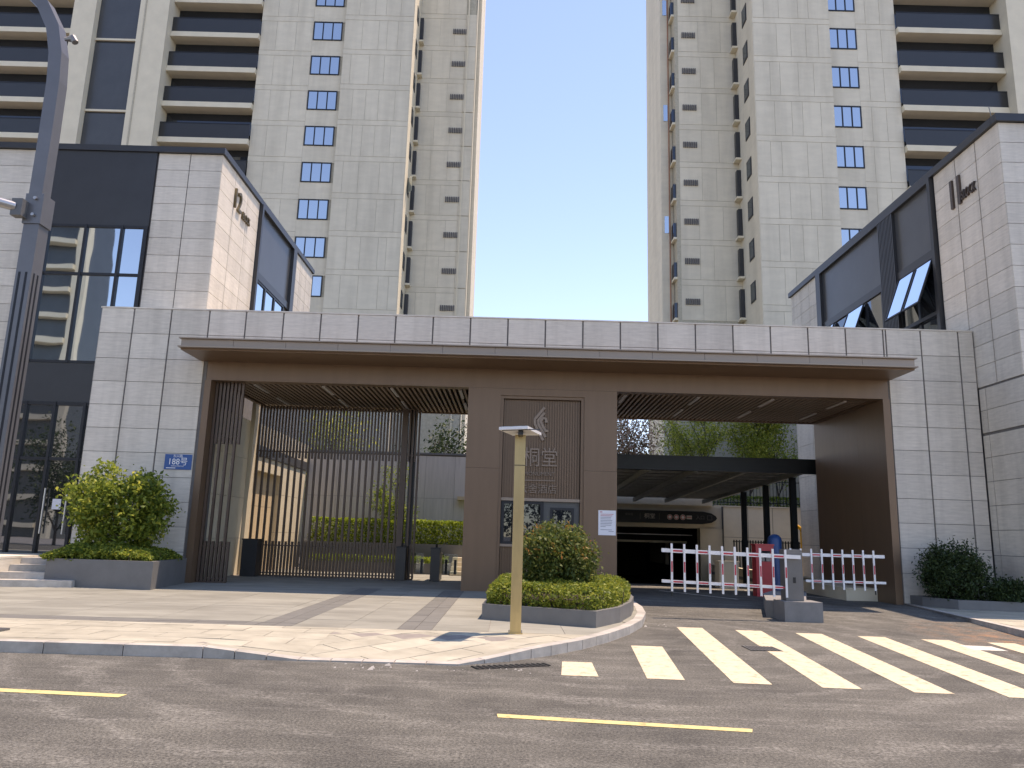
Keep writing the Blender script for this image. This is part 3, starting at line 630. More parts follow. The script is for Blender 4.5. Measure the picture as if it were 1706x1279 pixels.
# ------------------------------------------------------------------ trees and shrubs
def branchy(t, base, h, spread, nb, r0, lean=0.0, gen=2, seed=0, m='bark', name='trunk'):
    rnd = random.Random(seed); g = MB(); tips = []
    def grow(p, d, L, r, lv):
        pts = [Vector(p)]; dd = Vector(d).normalized()
        for k in range(4):
            dd = (dd + Vector((rnd.uniform(-.16, .16), rnd.uniform(-.16, .16), rnd.uniform(-.02, .14)))).normalized(); pts.append(pts[-1] + dd * L / 4)
        g.tube(pts, [r, r * .86, r * .74, r * .62, r * .48], 6)
        if lv >= 1: tips.extend(pts[2:])
        if lv < gen:
            for k in range(nb if lv == 0 else 3):
                a = rnd.uniform(0, 2 * math.pi); q = pts[rnd.choice((2, 3, 4))] if lv else pts[rnd.choice((1, 2, 3, 4))]
                grow(q, dd * 0.9 + Vector((math.cos(a), math.sin(a), rnd.uniform(0.1, .6))) * spread, L * rnd.uniform(.5, .75), r * .5, lv + 1)
    grow(base, (lean, 0, 1), h * 0.5, r0, 0)
    g.build(name, m, t, smooth=True); return tips
def tree(x, y, z, h, label, leaf, nleaf, size, seed, nb=6, spread=0.8, r0=0.08, sp=0.3, group=None, name='tree'):
    t = thing(name, (x, y, z), label, 'tree', group)
    tips = branchy(t, (x, y, z - 0.05), h, spread, nb, r0, seed=seed)
    tp = np.array([tuple(p) for p in tips]); idx = RNG.integers(0, len(tp), nleaf)
    pts_ = tp[idx] + RNG.normal(size=(nleaf, 3)) * sp
    pts_ = pts_[pts_[:, 2] > z + 0.15 * h]
    foliage('crown', pts_, size, leaf, t, (x, y, z), up=0.2); return t
tree(-4.5, 31.6, 1.2, 3.2, 'thin yellow-green shrub rising out of the courtyard hedge', 'leaf_bright', 2200, 0.10, 3, nb=10, spread=0.95, r0=0.03, sp=0.14, name='shrub')
tree(-5.0, 36.5, 0.1, 8.0, 'sparse small tree behind the courtyard wall', 'leaf_dark', 1400, 0.16, 5, nb=5, spread=0.7, r0=0.10, sp=0.25)
tree(-3.9, 38.0, 0.1, 7.6, 'leafier small tree behind the end of the courtyard wall', 'leaf_dark', 1800, 0.15, 9, nb=6, spread=0.6, r0=0.09, sp=0.28)
tree(-9.2, 38.5, 0.1, 8.5, 'dense dark tree behind the slatted gate leaf', 'leaf_tree', 6000, 0.18, 12, nb=8, spread=0.8, r0=0.13, sp=0.45)
tree(-2.2, 44, 0.1, 7.5, 'dark green tree behind the brown pier', 'leaf_dark', 5000, 0.18, 14, nb=7, spread=0.8, r0=0.12, sp=0.4)
tree(7.2, 46.0, 3.5, 7.6, 'tree with pinkish foliage behind the black ramp roof', 'leaf_pink', 7500, 0.15, 21, nb=9, spread=0.9, r0=0.09, sp=0.38)
tree(9.2, 47.0, 3.5, 6.6, 'thin pale tree between the pink tree and the tower', 'leaf_tree', 2200, 0.13, 22, nb=7, spread=0.7, r0=0.07, sp=0.4)
tree(11.0, 44.2, 3.5, 7.0, 'open many-stemmed tree above the cream retaining wall', 'leaf_tree', 5200, 0.14, 33, nb=9, spread=0.8, r0=0.07, sp=0.25)
tree(13.6, 44.0, 3.5, 7.0, 'leafier tree of upright stems above the cream retaining wall', 'leaf_tree', 9000, 0.14, 35, nb=10, spread=0.55, r0=0.07, sp=0.32)
tree(15.3, 44.4, 3.5, 6.6, 'yellowish upright tree next to the right-hand stone block', 'leaf_bright', 5000, 0.13, 38, nb=10, spread=0.5, r0=0.06, sp=0.26)

def bush(name, c, rad, ncl, per, size, leaf, label, zmin, spread, stems=7, tip=None, shell=0.55):
    base = (c[0], c[1], zmin); t = thing(name, base, label, 'bush')
    foliage('foliage', clump_pts(c, rad, ncl, per, spread, zmin=zmin, shell=shell), size, leaf, t, base, up=0.5)
    if tip: 
        p = clump_pts(c, [r * 1.04 for r in rad], int(ncl * 0.32), 6, [s * 0.7 for s in spread], zmin=c[2], shell=0.93); foliage('young_leaves', p, size * 1.1, tip, t, base, up=0.3, aspect=0.35)
    g = MB()
    for k in range(stems):
        a = 2 * math.pi * k / stems; g.tube([(c[0] + 0.05 * math.cos(a), c[1] + 0.05 * math.sin(a), zmin - 0.05), (c[0] + rad[0] * .3 * math.cos(a), c[1] + rad[1] * .3 * math.sin(a), c[2] - rad[2] * .1), (c[0] + rad[0] * .7 * math.cos(a), c[1] + rad[1] * .7 * math.sin(a), c[2] + rad[2] * .35)], [0.025, 0.018, 0.007], 5)
    g.build('stems', 'bark', t)['kind'] = 'stuff'; return t

for i_, x_ in enumerate((-40.5, -33.5, -27.0, -20.0, -13.5, -6.5, -1.0, 4.0, 10.0, 17.0)):
    tree(x_, -13.0 + 0.6 * math.sin(i_ * 2.3), 0.0, (7.5, 8.5, 7.0)[i_ % 3], 'dark green street tree in the row across the road, mirrored in the glass', 'leaf_dark', 4500, 0.24, 60 + i_, nb=8, spread=0.8, r0=0.13, sp=0.55, group='street trees across the road', name='street_tree')
# planter island before the booth
ISL = [(-0.46, 14.35), (1.50, 13.50), (2.05, 14.5), (2.45, 15.8), (2.72, 17.2), (2.8, 18.4), (-0.30, 18.4)]
planter_box('planter', ISL, 0.12, 0.40, 'low grey planter island with rounded kerb before the booth')
t = thing('low_hedge', (1.1, 16, 0.33), 'low clipped olive-green hedge filling the planter island', 'hedge')
pts_ = []
cx, cy = 1.15, 16.0
lines = []
for (a, b) in zip(ISL, ISL[1:] + ISL[:1]):
    nx, ny = (b[1] - a[1]), -(b[0] - a[0]); ln = math.hypot(nx, ny); lines.append((nx / ln, ny / ln, (nx * a[0] + ny * a[1]) / ln - 0.07))
P = np.column_stack([RNG.uniform(-0.5, 2.9, 90000), RNG.uniform(13.3, 18.5, 90000)])
dist = np.min(np.stack([c - a * P[:, 0] - b * P[:, 1] for a, b, c in lines]), 0)
P = P[dist > 0]; dist = dist[dist > 0]
hz = 0.77 + 0.05 * np.sin(P[:, 0] * 5) * np.sin(P[:, 1] * 4.1) - 0.16 * np.exp(-dist / 0.10) + RNG.normal(0, 0.02, len(P))
u = RNG.uniform(0, 1, len(P)); near = dist < 0.16
z = np.where(near, 0.37 + (hz - 0.37) * u, hz - np.abs(RNG.normal(0, 0.04, len(P))))
keep = RNG.uniform(0, 1, len(P)) < np.where(near, 1.0, np.where(P[:, 1] < 16.5, 0.45, 0.15))
foliage('foliage', np.column_stack([P, z])[keep], 0.062, 'leaf_hedge', t, (1.1, 16, 0.33), up=0.9)
g = MB()
for k in range(60):
    x, y = P[RNG.integers(0, len(P))]; g.tube([(x, y, 0.3), (x + random.uniform(-.08, .08), y + random.uniform(-.08, .08), 0.7)], [0.012, 0.005], 4)
g.build('stems', 'bark', t)['kind'] = 'stuff'
bush('round_bush', (0.98, 15.5, 1.22), (0.74, 0.74, 0.66), 230, 48, 0.075, 'leaf_red', 'rounded glossy bush with reddish young shoots behind the lamp post', 0.6, (0.09, 0.09, 0.085), tip='leaf_redtip')

# left planter, steps and bush
planter_box('planter', [(-11.1, 18.95), (-8.38, 18.62), (-8.72, 21.36), (-11.1, 21.36)], 0.12, 0.78, 'raised grey planter beside the entrance steps')
bush('tall_bush', (-10.0, 19.85, 1.98), (1.32, 0.85, 1.2), 170, 60, 0.12, 'leaf_bush', 'tall bush with bright yellow-green leaves beside the steps', 0.75, (0.14, 0.14, 0.12), stems=9)
t = thing('low_bush', (-9.9, 19.6, 0.72), 'low dark foliage skirt under the tall bush in the raised planter', 'bush')
n_ = 16000; P = np.column_stack([RNG.uniform(-11.25, -8.6, n_), RNG.uniform(18.85, 20.8, n_)]); hh = 0.75 + 0.38 * np.clip(1 - ((P[:, 0] + 9.95) / 1.45) ** 4, 0, 1) * np.clip(1.1 - ((P[:, 1] - 19.8) / 1.1) ** 4, 0, 1) + 0.04 * np.sin(P[:, 0] * 7)
foliage('foliage', np.column_stack([P, 0.70 + (hh - 0.70) * RNG.uniform(0, 1, n_) ** 0.4]), 0.08, 'leaf_bush', t, (-9.9, 19.6, 0.72), up=0.7)
g = MB()
for k in range(30): x, y = P[k]; g.tube([(x, y, 0.66), (x + .03, y, 0.95)], [0.012, 0.005], 4)
g.build('stems', 'bark', t)['kind'] = 'stuff'
t = thing('entrance_steps', (-11.6, 19.2, 0.13), 'short flight of pale stone steps up to the shop door', 'steps')
for k in range(4):
    y0 = 18.25 + 0.42 * k; x1 = -10.28 - 0.30 * k
    g = MB().prism([(-12.05, y0), (x1, y0 + 0.45), (x1 - 0.3, 22.6), (-12.05, 22.6)], 0.12 + 0.155 * k + (0.001 if k else 0), 0.285 + 0.155 * k if k < 3 else 0.745)
    g.build('step', 'kerbstone', t)
t = thing('cheek_wall', (-12.5, 18.4, 0.13), 'low pale stone block flanking the entrance steps', 'wall')
MB().box(-13.4, -12.06, 17.7, 20.2, 0.12, 0.74).build('block', 'stone', t); MB().box(-13.43, -12.055, 17.67, 20.2, 0.74, 0.79).build('coping', 'stone', t)
struct(MB().box(-32, -12.07, 20.21, 22.66, 0.1, 0.745).build('podium', 'paver'))

# right planter and bush in the shade of the block
planter_box('planter', [(10.80, 20.3), (11.1, 19.75), (15.0, 19.3), (13.1, 21.36), (10.80, 21.36)][:3] + [(13.15, 19.5), (13.15, 21.36), (10.80, 21.36)] if False else [(10.82, 20.75), (11.25, 19.85), (13.14, 19.60), (13.14, 21.36), (10.82, 21.36)], 0.11, 0.36, 'low grey planter in the shade of the right-hand block')
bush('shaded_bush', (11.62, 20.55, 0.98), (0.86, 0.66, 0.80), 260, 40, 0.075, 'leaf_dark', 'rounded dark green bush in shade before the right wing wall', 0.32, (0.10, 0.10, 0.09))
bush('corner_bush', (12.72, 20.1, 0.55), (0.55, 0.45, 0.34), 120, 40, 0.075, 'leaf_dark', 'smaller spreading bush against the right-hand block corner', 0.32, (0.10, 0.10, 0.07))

# ------------------------------------------------------------------ garage ramp seen through the right opening
t = thing('garage_portal', (7, 42, -1.0), 'cream underground garage entrance with a long dark sign beam', 'garage entrance')
MB().box(2.6, 11.4, 42.0, 42.6, 2.32, 3.52).build('header', 'cream', t); MB().box(2.6, 10.9, 41.9, 42.6, 3.521, 4.1).build('header_upstand', 'cream', t)
MB().box(10.2, 11.4, 41.9, 42.6, -1.0, 2.32).build('pier', 'cream', t)
MB().box(2.3, 2.9, 28.0, 62, -1.1, 2.32).build('left_wall', 'concrete', t)
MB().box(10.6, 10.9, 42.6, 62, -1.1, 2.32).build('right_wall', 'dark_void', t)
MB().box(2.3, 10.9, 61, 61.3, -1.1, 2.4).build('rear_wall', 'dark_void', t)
MB().box(0, 10.9, 42.61, 62, 2.33, 3.5).build('roof_slab', 'concrete', t)
MB().box(2.9, 10.18, 45, 45.2, 1.50, 1.62).build('height_bar', 'cream', t)
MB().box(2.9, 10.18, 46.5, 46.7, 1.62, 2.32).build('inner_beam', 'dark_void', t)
g = MB().tube([(2.9, 43.3, 1.95), (10.1, 43.3, 1.95)], 0.03, 6); g.build('pipe', 'white_paint', t)
sg = thing('garage_sign', (7, 41.8, 2.55), 'long dark garage sign with rounded end and small pictograms', 'sign')
pl = [(3.0, 2.54), (10.3, 2.54), (10.75, 2.62), (10.98, 2.76), (11.05, 2.87), (10.98, 2.98), (10.75, 3.12), (10.3, 3.2), (3.0, 3.2)]
g = MB(); n_ = len(pl); g.add([(x, 41.62, z) for x, z in pl] + [(x, 41.98, z) for x, z in pl], [tuple(range(n_)), tuple(range(2 * n_ - 1, n_ - 1, -1))] + [(i, n_ + i, n_ + (i + 1) % n_, (i + 1) % n_) for i in range(n_)]); g.build('board', 'black_steel', sg)
for i, x in enumerate((8.52, 8.87, 9.22)):
    g = MB().tube([(x, 41.60, 2.87), (x, 41.618, 2.87)], 0.145, 18); d = g.build('pictogram', 'strip_light', sg)
    g = MB().tube([(x, 41.594, 2.87), (x, 41.599, 2.87)], 0.115, 18); g.build('pictogram_ring', 'red_paint', d)
    g = MB().tube([(x, 41.588, 2.87), (x, 41.593, 2.87)], 0.085, 18); g.build('pictogram_face', 'paper', d)
d = MB().box(9.42, 9.70, 41.60, 41.618, 2.78, 2.97).build('pictogram', 'strip_light', sg); MB().box(9.44, 9.68, 41.594, 41.599, 2.86, 2.89).build('pictogram_bar', 'red_paint', d)
lettering('sign_lettering', '桐堂', 0.30, 'strip_light', sg, (7.45, 41.61, 2.88), (1, 0, 0), extr=0.004)
lettering('sign_lettering', '入口', 0.24, 'grey_metal', sg, (10.15, 41.61, 2.87), (1, 0, 0), extr=0.004)
lettering('sign_lettering', '停车场', 0.14, 'grey_metal', sg, (6.35, 41.61, 2.95), (1, 0, 0), extr=0.004)
for x in (6.93, 7.95): MB().box(x, x + 0.02, 41.605, 41.618, 2.72, 3.05).build('divider', 'grey_metal', sg)
for x0, x1, z0, z1 in ((10.52, 10.78, 2.76, 2.78), (10.52, 10.78, 2.98, 3.0), (10.52, 10.54, 2.78, 2.98), (10.76, 10.78, 2.78, 2.98)): MB().box(x0, x1, 41.605, 41.618, z0, z1).build('box_mark', 'grey_metal', sg)
t = thing('retaining_wall', (15, 41.7, 0.1), 'cream panelled retaining wall right of the garage entrance', 'wall')
MB().box(11.41, 22, 41.75, 42.6, 0.1, 3.50).build('core', 'stone_joint', t)
wall_tiles(t, 'y', 41.75, -1, [11.41 + 1.32 * i for i in range(9)], [0.1, 1.9, 3.5], 'cream', gu=0.03, gz=0.02)
MB().box(10.92, 22.02, 41.66, 41.74, 3.5, 3.56).build('coping', 'cream', t)
struct(MB().box(10.95, 40, 42.61, 46.6, 0.1, 3.5).build('terrace', 'soil'))
t = thing('terrace_fence', (15.5, 42.4, 3.5), 'black bar fence on the cream retaining wall', 'fence')
for k in range(46): piece('bar', 10.9 + 0.18 * k, 10.925 + 0.18 * k, 42.3, 42.325, 3.55, 5.0, 'black_steel', t)
for z in (3.75, 4.9): piece('rail', 10.88, 19.1, 42.29, 42.335, z, z + 0.04, 'black_steel', t)
hedge('hedge', 11.0, 19, 42.8, 43.6, 3.48, 4.15, 5000, 0.11, 'leaf_bright', 'green hedge behind the black bar fence', 0.05)
t = thing('yard_fence', (13, 37.5, 0.1), 'dark close-set bar railing before the cream retaining wall', 'fence')
for k in range(44): piece('bar', 10.72 + 0.13 * k, 10.77 + 0.13 * k, 37.5, 37.55, 0.12, 1.75, 'black_steel', t)
for z in (0.25, 1.65): piece('rail', 10.7, 16.5, 37.49, 37.56, z, z + 0.04, 'black_steel', t)
t = thing('ramp_wall', (10.8, 34, 0.0), 'low cream wall along the right edge of the ramp', 'wall')
MB().box(10.61, 10.85, 26.45, 41.85, -1.1, 0.42).build('wall', 'cream', t); MB().box(10.58, 10.88, 26.45, 41.85, 0.42, 0.47).build('coping', 'cream', t)
t = thing('vent_pipe', (13.6, 36.8, 0.1), 'yellow bent pipe standing before the cream wall', 'pipe')
g = MB().tube([(13.75, 36.8, 0.1), (13.75, 36.8, 2.15), (13.7, 36.8, 2.35), (13.55, 36.8, 2.45), (13.38, 36.8, 2.42)], 0.09, 10); g.build('pipe', 'yellow_pipe', t, smooth=True)
g = MB().tube([(13.75, 36.8, 0.1), (13.75, 36.8, 0.13)], 0.16, 12); g.build('flange', 'yellow_pipe', t)
# steel ramp roof
t = thing('ramp_roof', (7, 34, 0.1), 'black steel roof on posts over the garage ramp', 'roof')
zr = lambda y: 4.09 - (y - 27.3) * 0.030
MB().box(2.95, 10.82, 27.25, 27.42, 4.07, 4.59).build('fascia', 'black_steel', t)
MB().add([(2.95, 27.42, 4.45), (10.82, 27.42, 4.45), (10.82, 41.6, 4.02), (2.95, 41.6, 4.02), (2.95, 27.42, 4.40), (10.82, 27.42, 4.40), (10.82, 41.6, 3.97), (2.95, 41.6, 3.97)], [(0, 1, 2, 3), (7, 6, 5, 4), (0, 4, 5, 1), (1, 5, 6, 2), (2, 6, 7, 3), (3, 7, 4, 0)]).build('roof_sheet', 'charcoal_panel', t)
for y in np.arange(28.4, 41.4, 1.1): piece('purlin', 2.97, 10.8, y, y + 0.08, zr(y) + 0.12, zr(y) + 0.22, 'steel_underside', t)
for x in (3.2, 4.9, 6.6, 8.3, 10.3):
    MB().add([(x - 0.06, 27.43, 4.05), (x + 0.06, 27.43, 4.05), (x + 0.06, 41.6, 3.62), (x - 0.06, 41.6, 3.62), (x - 0.06, 27.43, 4.24), (x + 0.06, 27.43, 4.24), (x + 0.06, 41.6, 3.82), (x - 0.06, 41.6, 3.82)],
             [(3, 2, 1, 0), (4, 5, 6, 7), (0, 1, 5, 4), (1, 2, 6, 5), (2, 3, 7, 6), (3, 0, 4, 7)]).build('rafter', 'steel_underside', t)
for x in (3.2, 10.3):
    for y in (28.3, 31.3, 34.3): p_ = piece('post', x - 0.1, x + 0.1, y - 0.1, y + 0.1, -1.0, 4.04 - (y - 27.4) * 0.0304, 'black_steel', t)

# ------------------------------------------------------------------ barrier gates
def barrier(cx, cy, x_end, zt, zb, npick, x_first, pitch, zl, label, island=True, drop=0.0):
    t = thing('barrier_gate', (cx, cy, 0.4), label, 'barrier')
    g = MB().box(cx - 0.19, cx + 0.19, cy - 0.15, cy + 0.17, 0.42, 1.44); b = g.build('cabinet', 'grey_metal', t)
    MB().prism([(cx - 0.19, cy - 0.15), (cx + 0.19, cy - 0.15), (cx + 0.19, cy + 0.17), (cx - 0.19, cy + 0.17)], 1.442, lambda x, y: 1.50 if abs(x - cx) < .1 else 1.49).build('cabinet_lid', 'grey_metal', b)
    MB().box(cx - 0.03, cx + 0.03, cy - 0.158, cy - 0.151, 0.80, 0.92).build('lock_plate', 'frame', b)
    s_ = 1 if x_end > cx else -1
    y = cy - 0.20
    def zoff(x): return -drop * (1 - abs(x - x_end) / abs(x_end - cx))*-1 if False else drop * abs(x - cx) / abs(x_end - cx)
    x0, x1 = sorted((x_end, cx - s_ * 0.12))
    def bar(xa, xb, z, hh, yy0, yy1, m, nm):
        xa, xb = sorted((xa, xb))
        v = [(xa, yy0, z + zoff(xa)), (xb, yy0, z + zoff(xb)), (xb, yy1, z + zoff(xb)), (xa, yy1, z + zoff(xa)), (xa, yy0, z + hh + zoff(xa)), (xb, yy0, z + hh + zoff(xb)), (xb, yy1, z + hh + zoff(xb)), (xa, yy1, z + hh + zoff(xa))]
        return MB().add(v, [(0, 3, 2, 1), (4, 5, 6, 7), (0, 1, 5, 4), (1, 2, 6, 5), (2, 3, 7, 6), (3, 0, 4, 7)]).build(nm, m, t)
    top = bar(x0, x1, zt - 0.04, 0.08, y - 0.045, y, 'white_paint', 'top_arm')
    bot = bar(x_end, cx - s_ * -0.28, zb - 0.03, 0.06, y - 0.045, y, 'white_paint', 'bottom_arm')
    for k in range(npick):
        x = x_first + s_ * pitch * k
        pk = bar(x - 0.021, x + 0.021, zl, zt + 0.15 - zl, y - 0.075, y - 0.047, 'white_paint', 'picket')
        bar(x - 0.015, x + 0.015, (zt + zb) / 2 - 0.12, 0.22, y - 0.079, y - 0.0755, 'red_paint', 'picket_stripe')
        if k % 2 == 0 and k < npick - 1:
            bar(x + s_ * 0.035, x + s_ * (pitch - 0.035), zt - 0.018, 0.036, y - 0.049, y - 0.0455, 'red_paint', 'arm_stripe')
            bar(x + s_ * 0.035, x + s_ * (pitch - 0.035), zb - 0.016, 0.032, y - 0.049, y - 0.0455, 'red_paint', 'arm_stripe')
    xe = x_first + s_ * pitch * (npick - 1)
    MB().tube([(xe, y - 0.06, zl + zoff(xe) + 0.002), (xe, y - 0.06, zl - 0.1 + zoff(xe))], 0.016, 6).build('rubber_foot', 'black_steel', t)
    return t
isl = thing('barrier_island', (6.2, 18.5, 0.0), 'long low concrete island carrying the barrier cabinets', 'traffic island')
MB().prism([(5.78, 16.62), (6.58, 16.62), (6.58, 17.3), (5.78, 17.3)], 0.0, 0.43).build('plinth', 'concrete', isl)
MB().prism([(5.62, 17.31), (6.5, 17.31), (7.5, 20.0), (7.9, 21.0), (7.0, 21.0), (6.3, 19.6)], 0.0, 0.40).build('island', 'concrete', isl)
barrier(6.09, 17.0, 3.25, 1.34, 0.70, 10, 5.88, 0.269, 0.50, 'red and white fence-arm barrier reaching towards the planter island', drop=0.07)
barrier(7.38, 20.6, 9.72, 1.36, 0.70, 9, 7.28, 0.268, 0.50, 'red and white fence-arm barrier reaching towards the right brown wall', drop=0.0)
t = thing('pay_machine', (7.5, 23.2, 0.1), 'red upright parking machine behind the barrier', 'machine')
MB().box(7.22, 7.74, 23.0, 23.4, 0.1, 1.55).build('body', 'red_cab', t); MB().box(7.20, 7.76, 22.98, 23.42, 1.55, 1.60).build('lid', 'red_cab', t); MB().box(7.32, 7.64, 22.985, 22.999, 1.1, 1.4).build('screen', 'glass_dark', t)
t = thing('blue_column', (8.12, 24.0, 0.1), 'tall blue round-topped cylinder behind the barrier', 'column')
g = MB().tube([(8.12, 24, 0.1), (8.12, 24, 1.72), (8.12, 24, 1.80), (8.12, 24, 1.87), (8.12, 24, 1.90)], [0.21, 0.21, 0.19, 0.13, 0.05], 20); g.build('body', 'blue_paint', t, smooth=True)
g = MB().tube([(8.12, 24, 0.1), (8.12, 24, 0.16)], 0.25, 20); g.build('base_ring', 'blue_paint', t, smooth=True)
t = thing('cream_block', (7.7, 27.0, 0.1), 'low cream stone block behind the red machine', 'block')
MB().box(7.1, 7.75, 26.6, 27.2, 0.09, 0.95).build('block', 'cream', t); MB().box(7.07, 7.78, 26.57, 27.23, 0.95, 1.0).build('coping', 'cream', t)
t = thing('low_wall', (9.9, 22.7, 0.1), 'low cream kerb wall at the foot of the right brown wall', 'wall')
MB().box(9.55, 10.43, 22.4, 26.3, 0.08, 0.42).build('wall', 'cream', t); MB().box(9.53, 10.43, 22.38, 26.3, 0.42, 0.45).build('coping', 'cream', t)
t = thing('drain_grate', (3.98, 12.5, 0.0), 'small black drain grate between crosswalk stripes', 'drain grate')
MB().box(3.72, 4.22, 12.25, 12.75, 0.002, 0.006).build('pit', 'dark_void', t)
for k in range(9): piece('bar', 3.73 + 0.056 * k, 3.76 + 0.056 * k, 12.26, 12.74, 0.004, 0.012, 'grey_metal', t)
t = thing('drain_grate', (0.25, 10.1, 0.0), 'dark long drain grate along the curved kerb', 'drain grate')
MB().prism([(-0.35, 9.85), (0.55, 10.25), (0.50, 10.45), (-0.42, 10.05)], 0.002, 0.006).build('pit', 'dark_void', t)
for k in range(14):
    f_ = k / 13; x, y = -0.36 + 0.9 * f_, 9.87 + 0.4 * f_
    MB().prism([(x, y), (x + 0.03, y + 0.013), (x - 0.05, y + 0.19), (x - 0.08, y + 0.18)], 0.005, 0.012).build('bar', 'black_steel', t)

# ------------------------------------------------------------------ solar lamp post and street lamp
t = thing('lamp_post', (0.13, 12.44, 0.13), 'champagne metal square lamp post with a flat tilted head', 'lamp post')
MB().box(0.045, 0.215, 12.36, 12.52, 0.125, 3.22).build('post', 'champagne', t); MB().box(0.02, 0.24, 12.335, 12.545, 0.125, 0.15).build('base_plate', 'champagne', t)
MB().box(0.075, 0.185, 12.354, 12.361, 0.45, 0.85).build('access_door', 'champagne', t)
MB().box(0.043, 0.217, 12.358, 12.522, 2.72, 2.735).build('seam_band', 'letter_gold', t)
for bx_ in (0.033, 0.227):
    for by_ in (12.347, 12.533): MB().tube([(bx_, by_, 0.149), (bx_, by_, 0.17)], 0.010, 6).build('bolt', 'pole_light', t)
HC = [(-0.215, 11.95, 3.235), (0.235, 11.95, 3.265), (0.485, 12.85, 3.285), (0.005, 12.85, 3.265)]
def slab4(c, z0, z1): return MB().add([(x, y, z + z0) for x, y, z in c] + [(x, y, z + z1) for x, y, z in c], [(3, 2, 1, 0), (4, 5, 6, 7), (0, 1, 5, 4), (1, 2, 6, 5), (2, 3, 7, 6), (3, 0, 4, 7)])
hd = slab4(HC, 0, 0.045).build('head', 'lamp_white', t)
cc_ = [sum(p[i] for p in HC) / 4 for i in range(3)]
slab4([tuple(cc_[i] + (p[i] - cc_[i]) * 0.92 for i in range(3)) for p in HC], 0.047, 0.055).build('solar_panel', 'glass_dark', hd)
slab4([tuple(cc_[i] + (p[i] - cc_[i]) * 0.86 + (0, -0.30, 0)[i] * 1.0 if i != 1 else cc_[1] - 0.36 + (p[1] - cc_[1]) * 0.08 for i in range(3)) for p in HC], -0.012, 0.004).build('led_strip', 'charcoal', hd)
MB().box(0.09, 0.17, 12.10, 12.5, 3.19, 3.255).build('bracket', 'charcoal', t)

t = thing('street_lamp', (-7.22, 10.85, 0.13), 'tall grey street lamp pole with curved top at the kerb', 'street lamp')
MB().box(-7.55, -6.9, 10.55, 11.15, 0.125, 0.16).build('base_plate', 'pole_grey', t)
low = MB().box(-7.34, -7.11, 10.74, 10.98, 0.16, 5.95).build('lower_shaft', 'pole_grey', t)
for y in (10.79, 10.88): piece('groove', -7.111, -7.105, y, y + 0.03, 1.5, 5.2, 'frame', low)
for x in (-7.30, -7.20): piece('groove', x, x + 0.03, 10.734, 10.741, 1.5, 5.2, 'frame', low)
pth = [(-7.24, 10.85, 5.95), (-7.24, 10.85, 7.4), (-7.25, 10.85, 8.3), (-7.29, 10.85, 8.8), (-7.40, 10.85, 9.25), (-7.62, 10.85, 9.65), (-8.0, 10.85, 10.0), (-8.7, 10.85, 10.35), (-9.6, 10.85, 10.55)]
MB().sweep(pth, [(0.10, 0.105)] * 4 + [(0.10, 0.10), (0.095, 0.10), (0.09, 0.09), (0.09, 0.09), (0.08, 0.08)]).build('upper_shaft', 'pole_grey', t)
MB().box(-10.4, -9.55, 10.7, 11.0, 10.48, 10.6).build('lamp_head', 'pole_grey', t)
cl = MB().box(-7.36, -7.09, 10.72, 11.0, 5.95, 6.42).build('clamp', 'pole_grey', t)
MB().box(-7.46, -7.30, 10.58, 10.719, 6.02, 6.28).build('clamp_block', 'grey_metal', cl)
for z in (6.08, 6.34): MB().tube([(-7.20, 10.68, z), (-7.20, 10.719, z)], 0.025, 8).build('bolt', 'pole_light', cl)
MB().tube([(-7.42, 10.62, 6.16), (-8.4, 9.9, 6.24), (-9.4, 9.2, 6.32)], 0.07, 10).build('side_arm', 'pole_light', t, smooth=True)
kn = MB().tube([(-7.16, 10.75, 9.02), (-7.02, 10.72, 9.02), (-6.98, 10.72, 8.95)], [0.03, 0.06, 0.05], 8); kn.build('camera_knob', 'pole_grey', t, smooth=True)

# ------------------------------------------------------------------ shop blocks
LB = thing('shop_block', (-20, 28, 0.1), 'grey stone shop block with bay of dark framed windows, behind the street lamp', 'building')
MB().box(-34, -9.53, 22.73, 34.03, 0.1, 13.3).build('core', 'stone_joint', LB)
zr_ = [0.745 + 0.571 * i for i in range(23)]
zr_[-1] = 13.30
wall_tiles(LB, 'y', 22.73, -1, [-11.55, -10.53, -9.5], [z for z in zr_ if z > 7.0], gu=0.03)
wall_tiles(LB, 'y', 22.73, -1, [-20.6, -19.3, -18.0, -16.7, -15.45], zr_, gu=0.03)
lz = [7.6, 8.17, 8.74, 9.31, 9.88, 10.45, 11.02, 11.59, 12.16, 12.73, 13.30]
wall_tiles(LB, 'x', -9.53, 1, [22.70, 23.92, 25.15, 26.38], lz, gu=0.025)
wall_tiles(LB, 'x', -9.53, 1, [31.05, 32.05, 33.05, 34.06], lz, gu=0.025)
MB().box(-34, -9.42, 22.60, 22.85, 13.305, 13.50).build('front_coping', 'charcoal', LB); MB().box(-9.65, -9.42, 22.86, 34.1, 13.305, 13.50).build('side_coping', 'charcoal', LB)
# front bay
MB().box(-15.42, -11.58, 22.66, 22.727, 10.80, 13.30).build('bay_panel', 'charcoal', LB)
MB().box(-15.42, -11.58, 22.66, 22.727, 5.16, 6.36).build('spandrel', 'charcoal', LB)
g = MB()
for x in (-15.42, -14.72, -13.55, -12.42, -11.70): g.box(x, x + 0.08 + (0.04 if x < -15 or x > -12 else 0), 22.62, 22.725, 6.362, 10.798)
for z in (6.362, 9.15, 10.72): g.box(-15.30, -11.70, 22.64, 22.725, z, z + 0.078)
bw = g.build('bay_window', 'frame', LB)
for x0, x1 in ((-15.30, -14.72), (-14.64, -13.55), (-13.47, -12.42), (-12.34, -11.70)):
    for z0, z1 in ((6.44, 9.15), (9.228, 10.72)): piece('pane', x0, x1, 22.69, 22.70, z0, z1, 'glass', bw)
g = MB()
for x in (-15.42, -14.55, -13.70, -12.80, -11.66): g.box(x, x + 0.08, 22.60, 22.725, 0.745, 5.158)
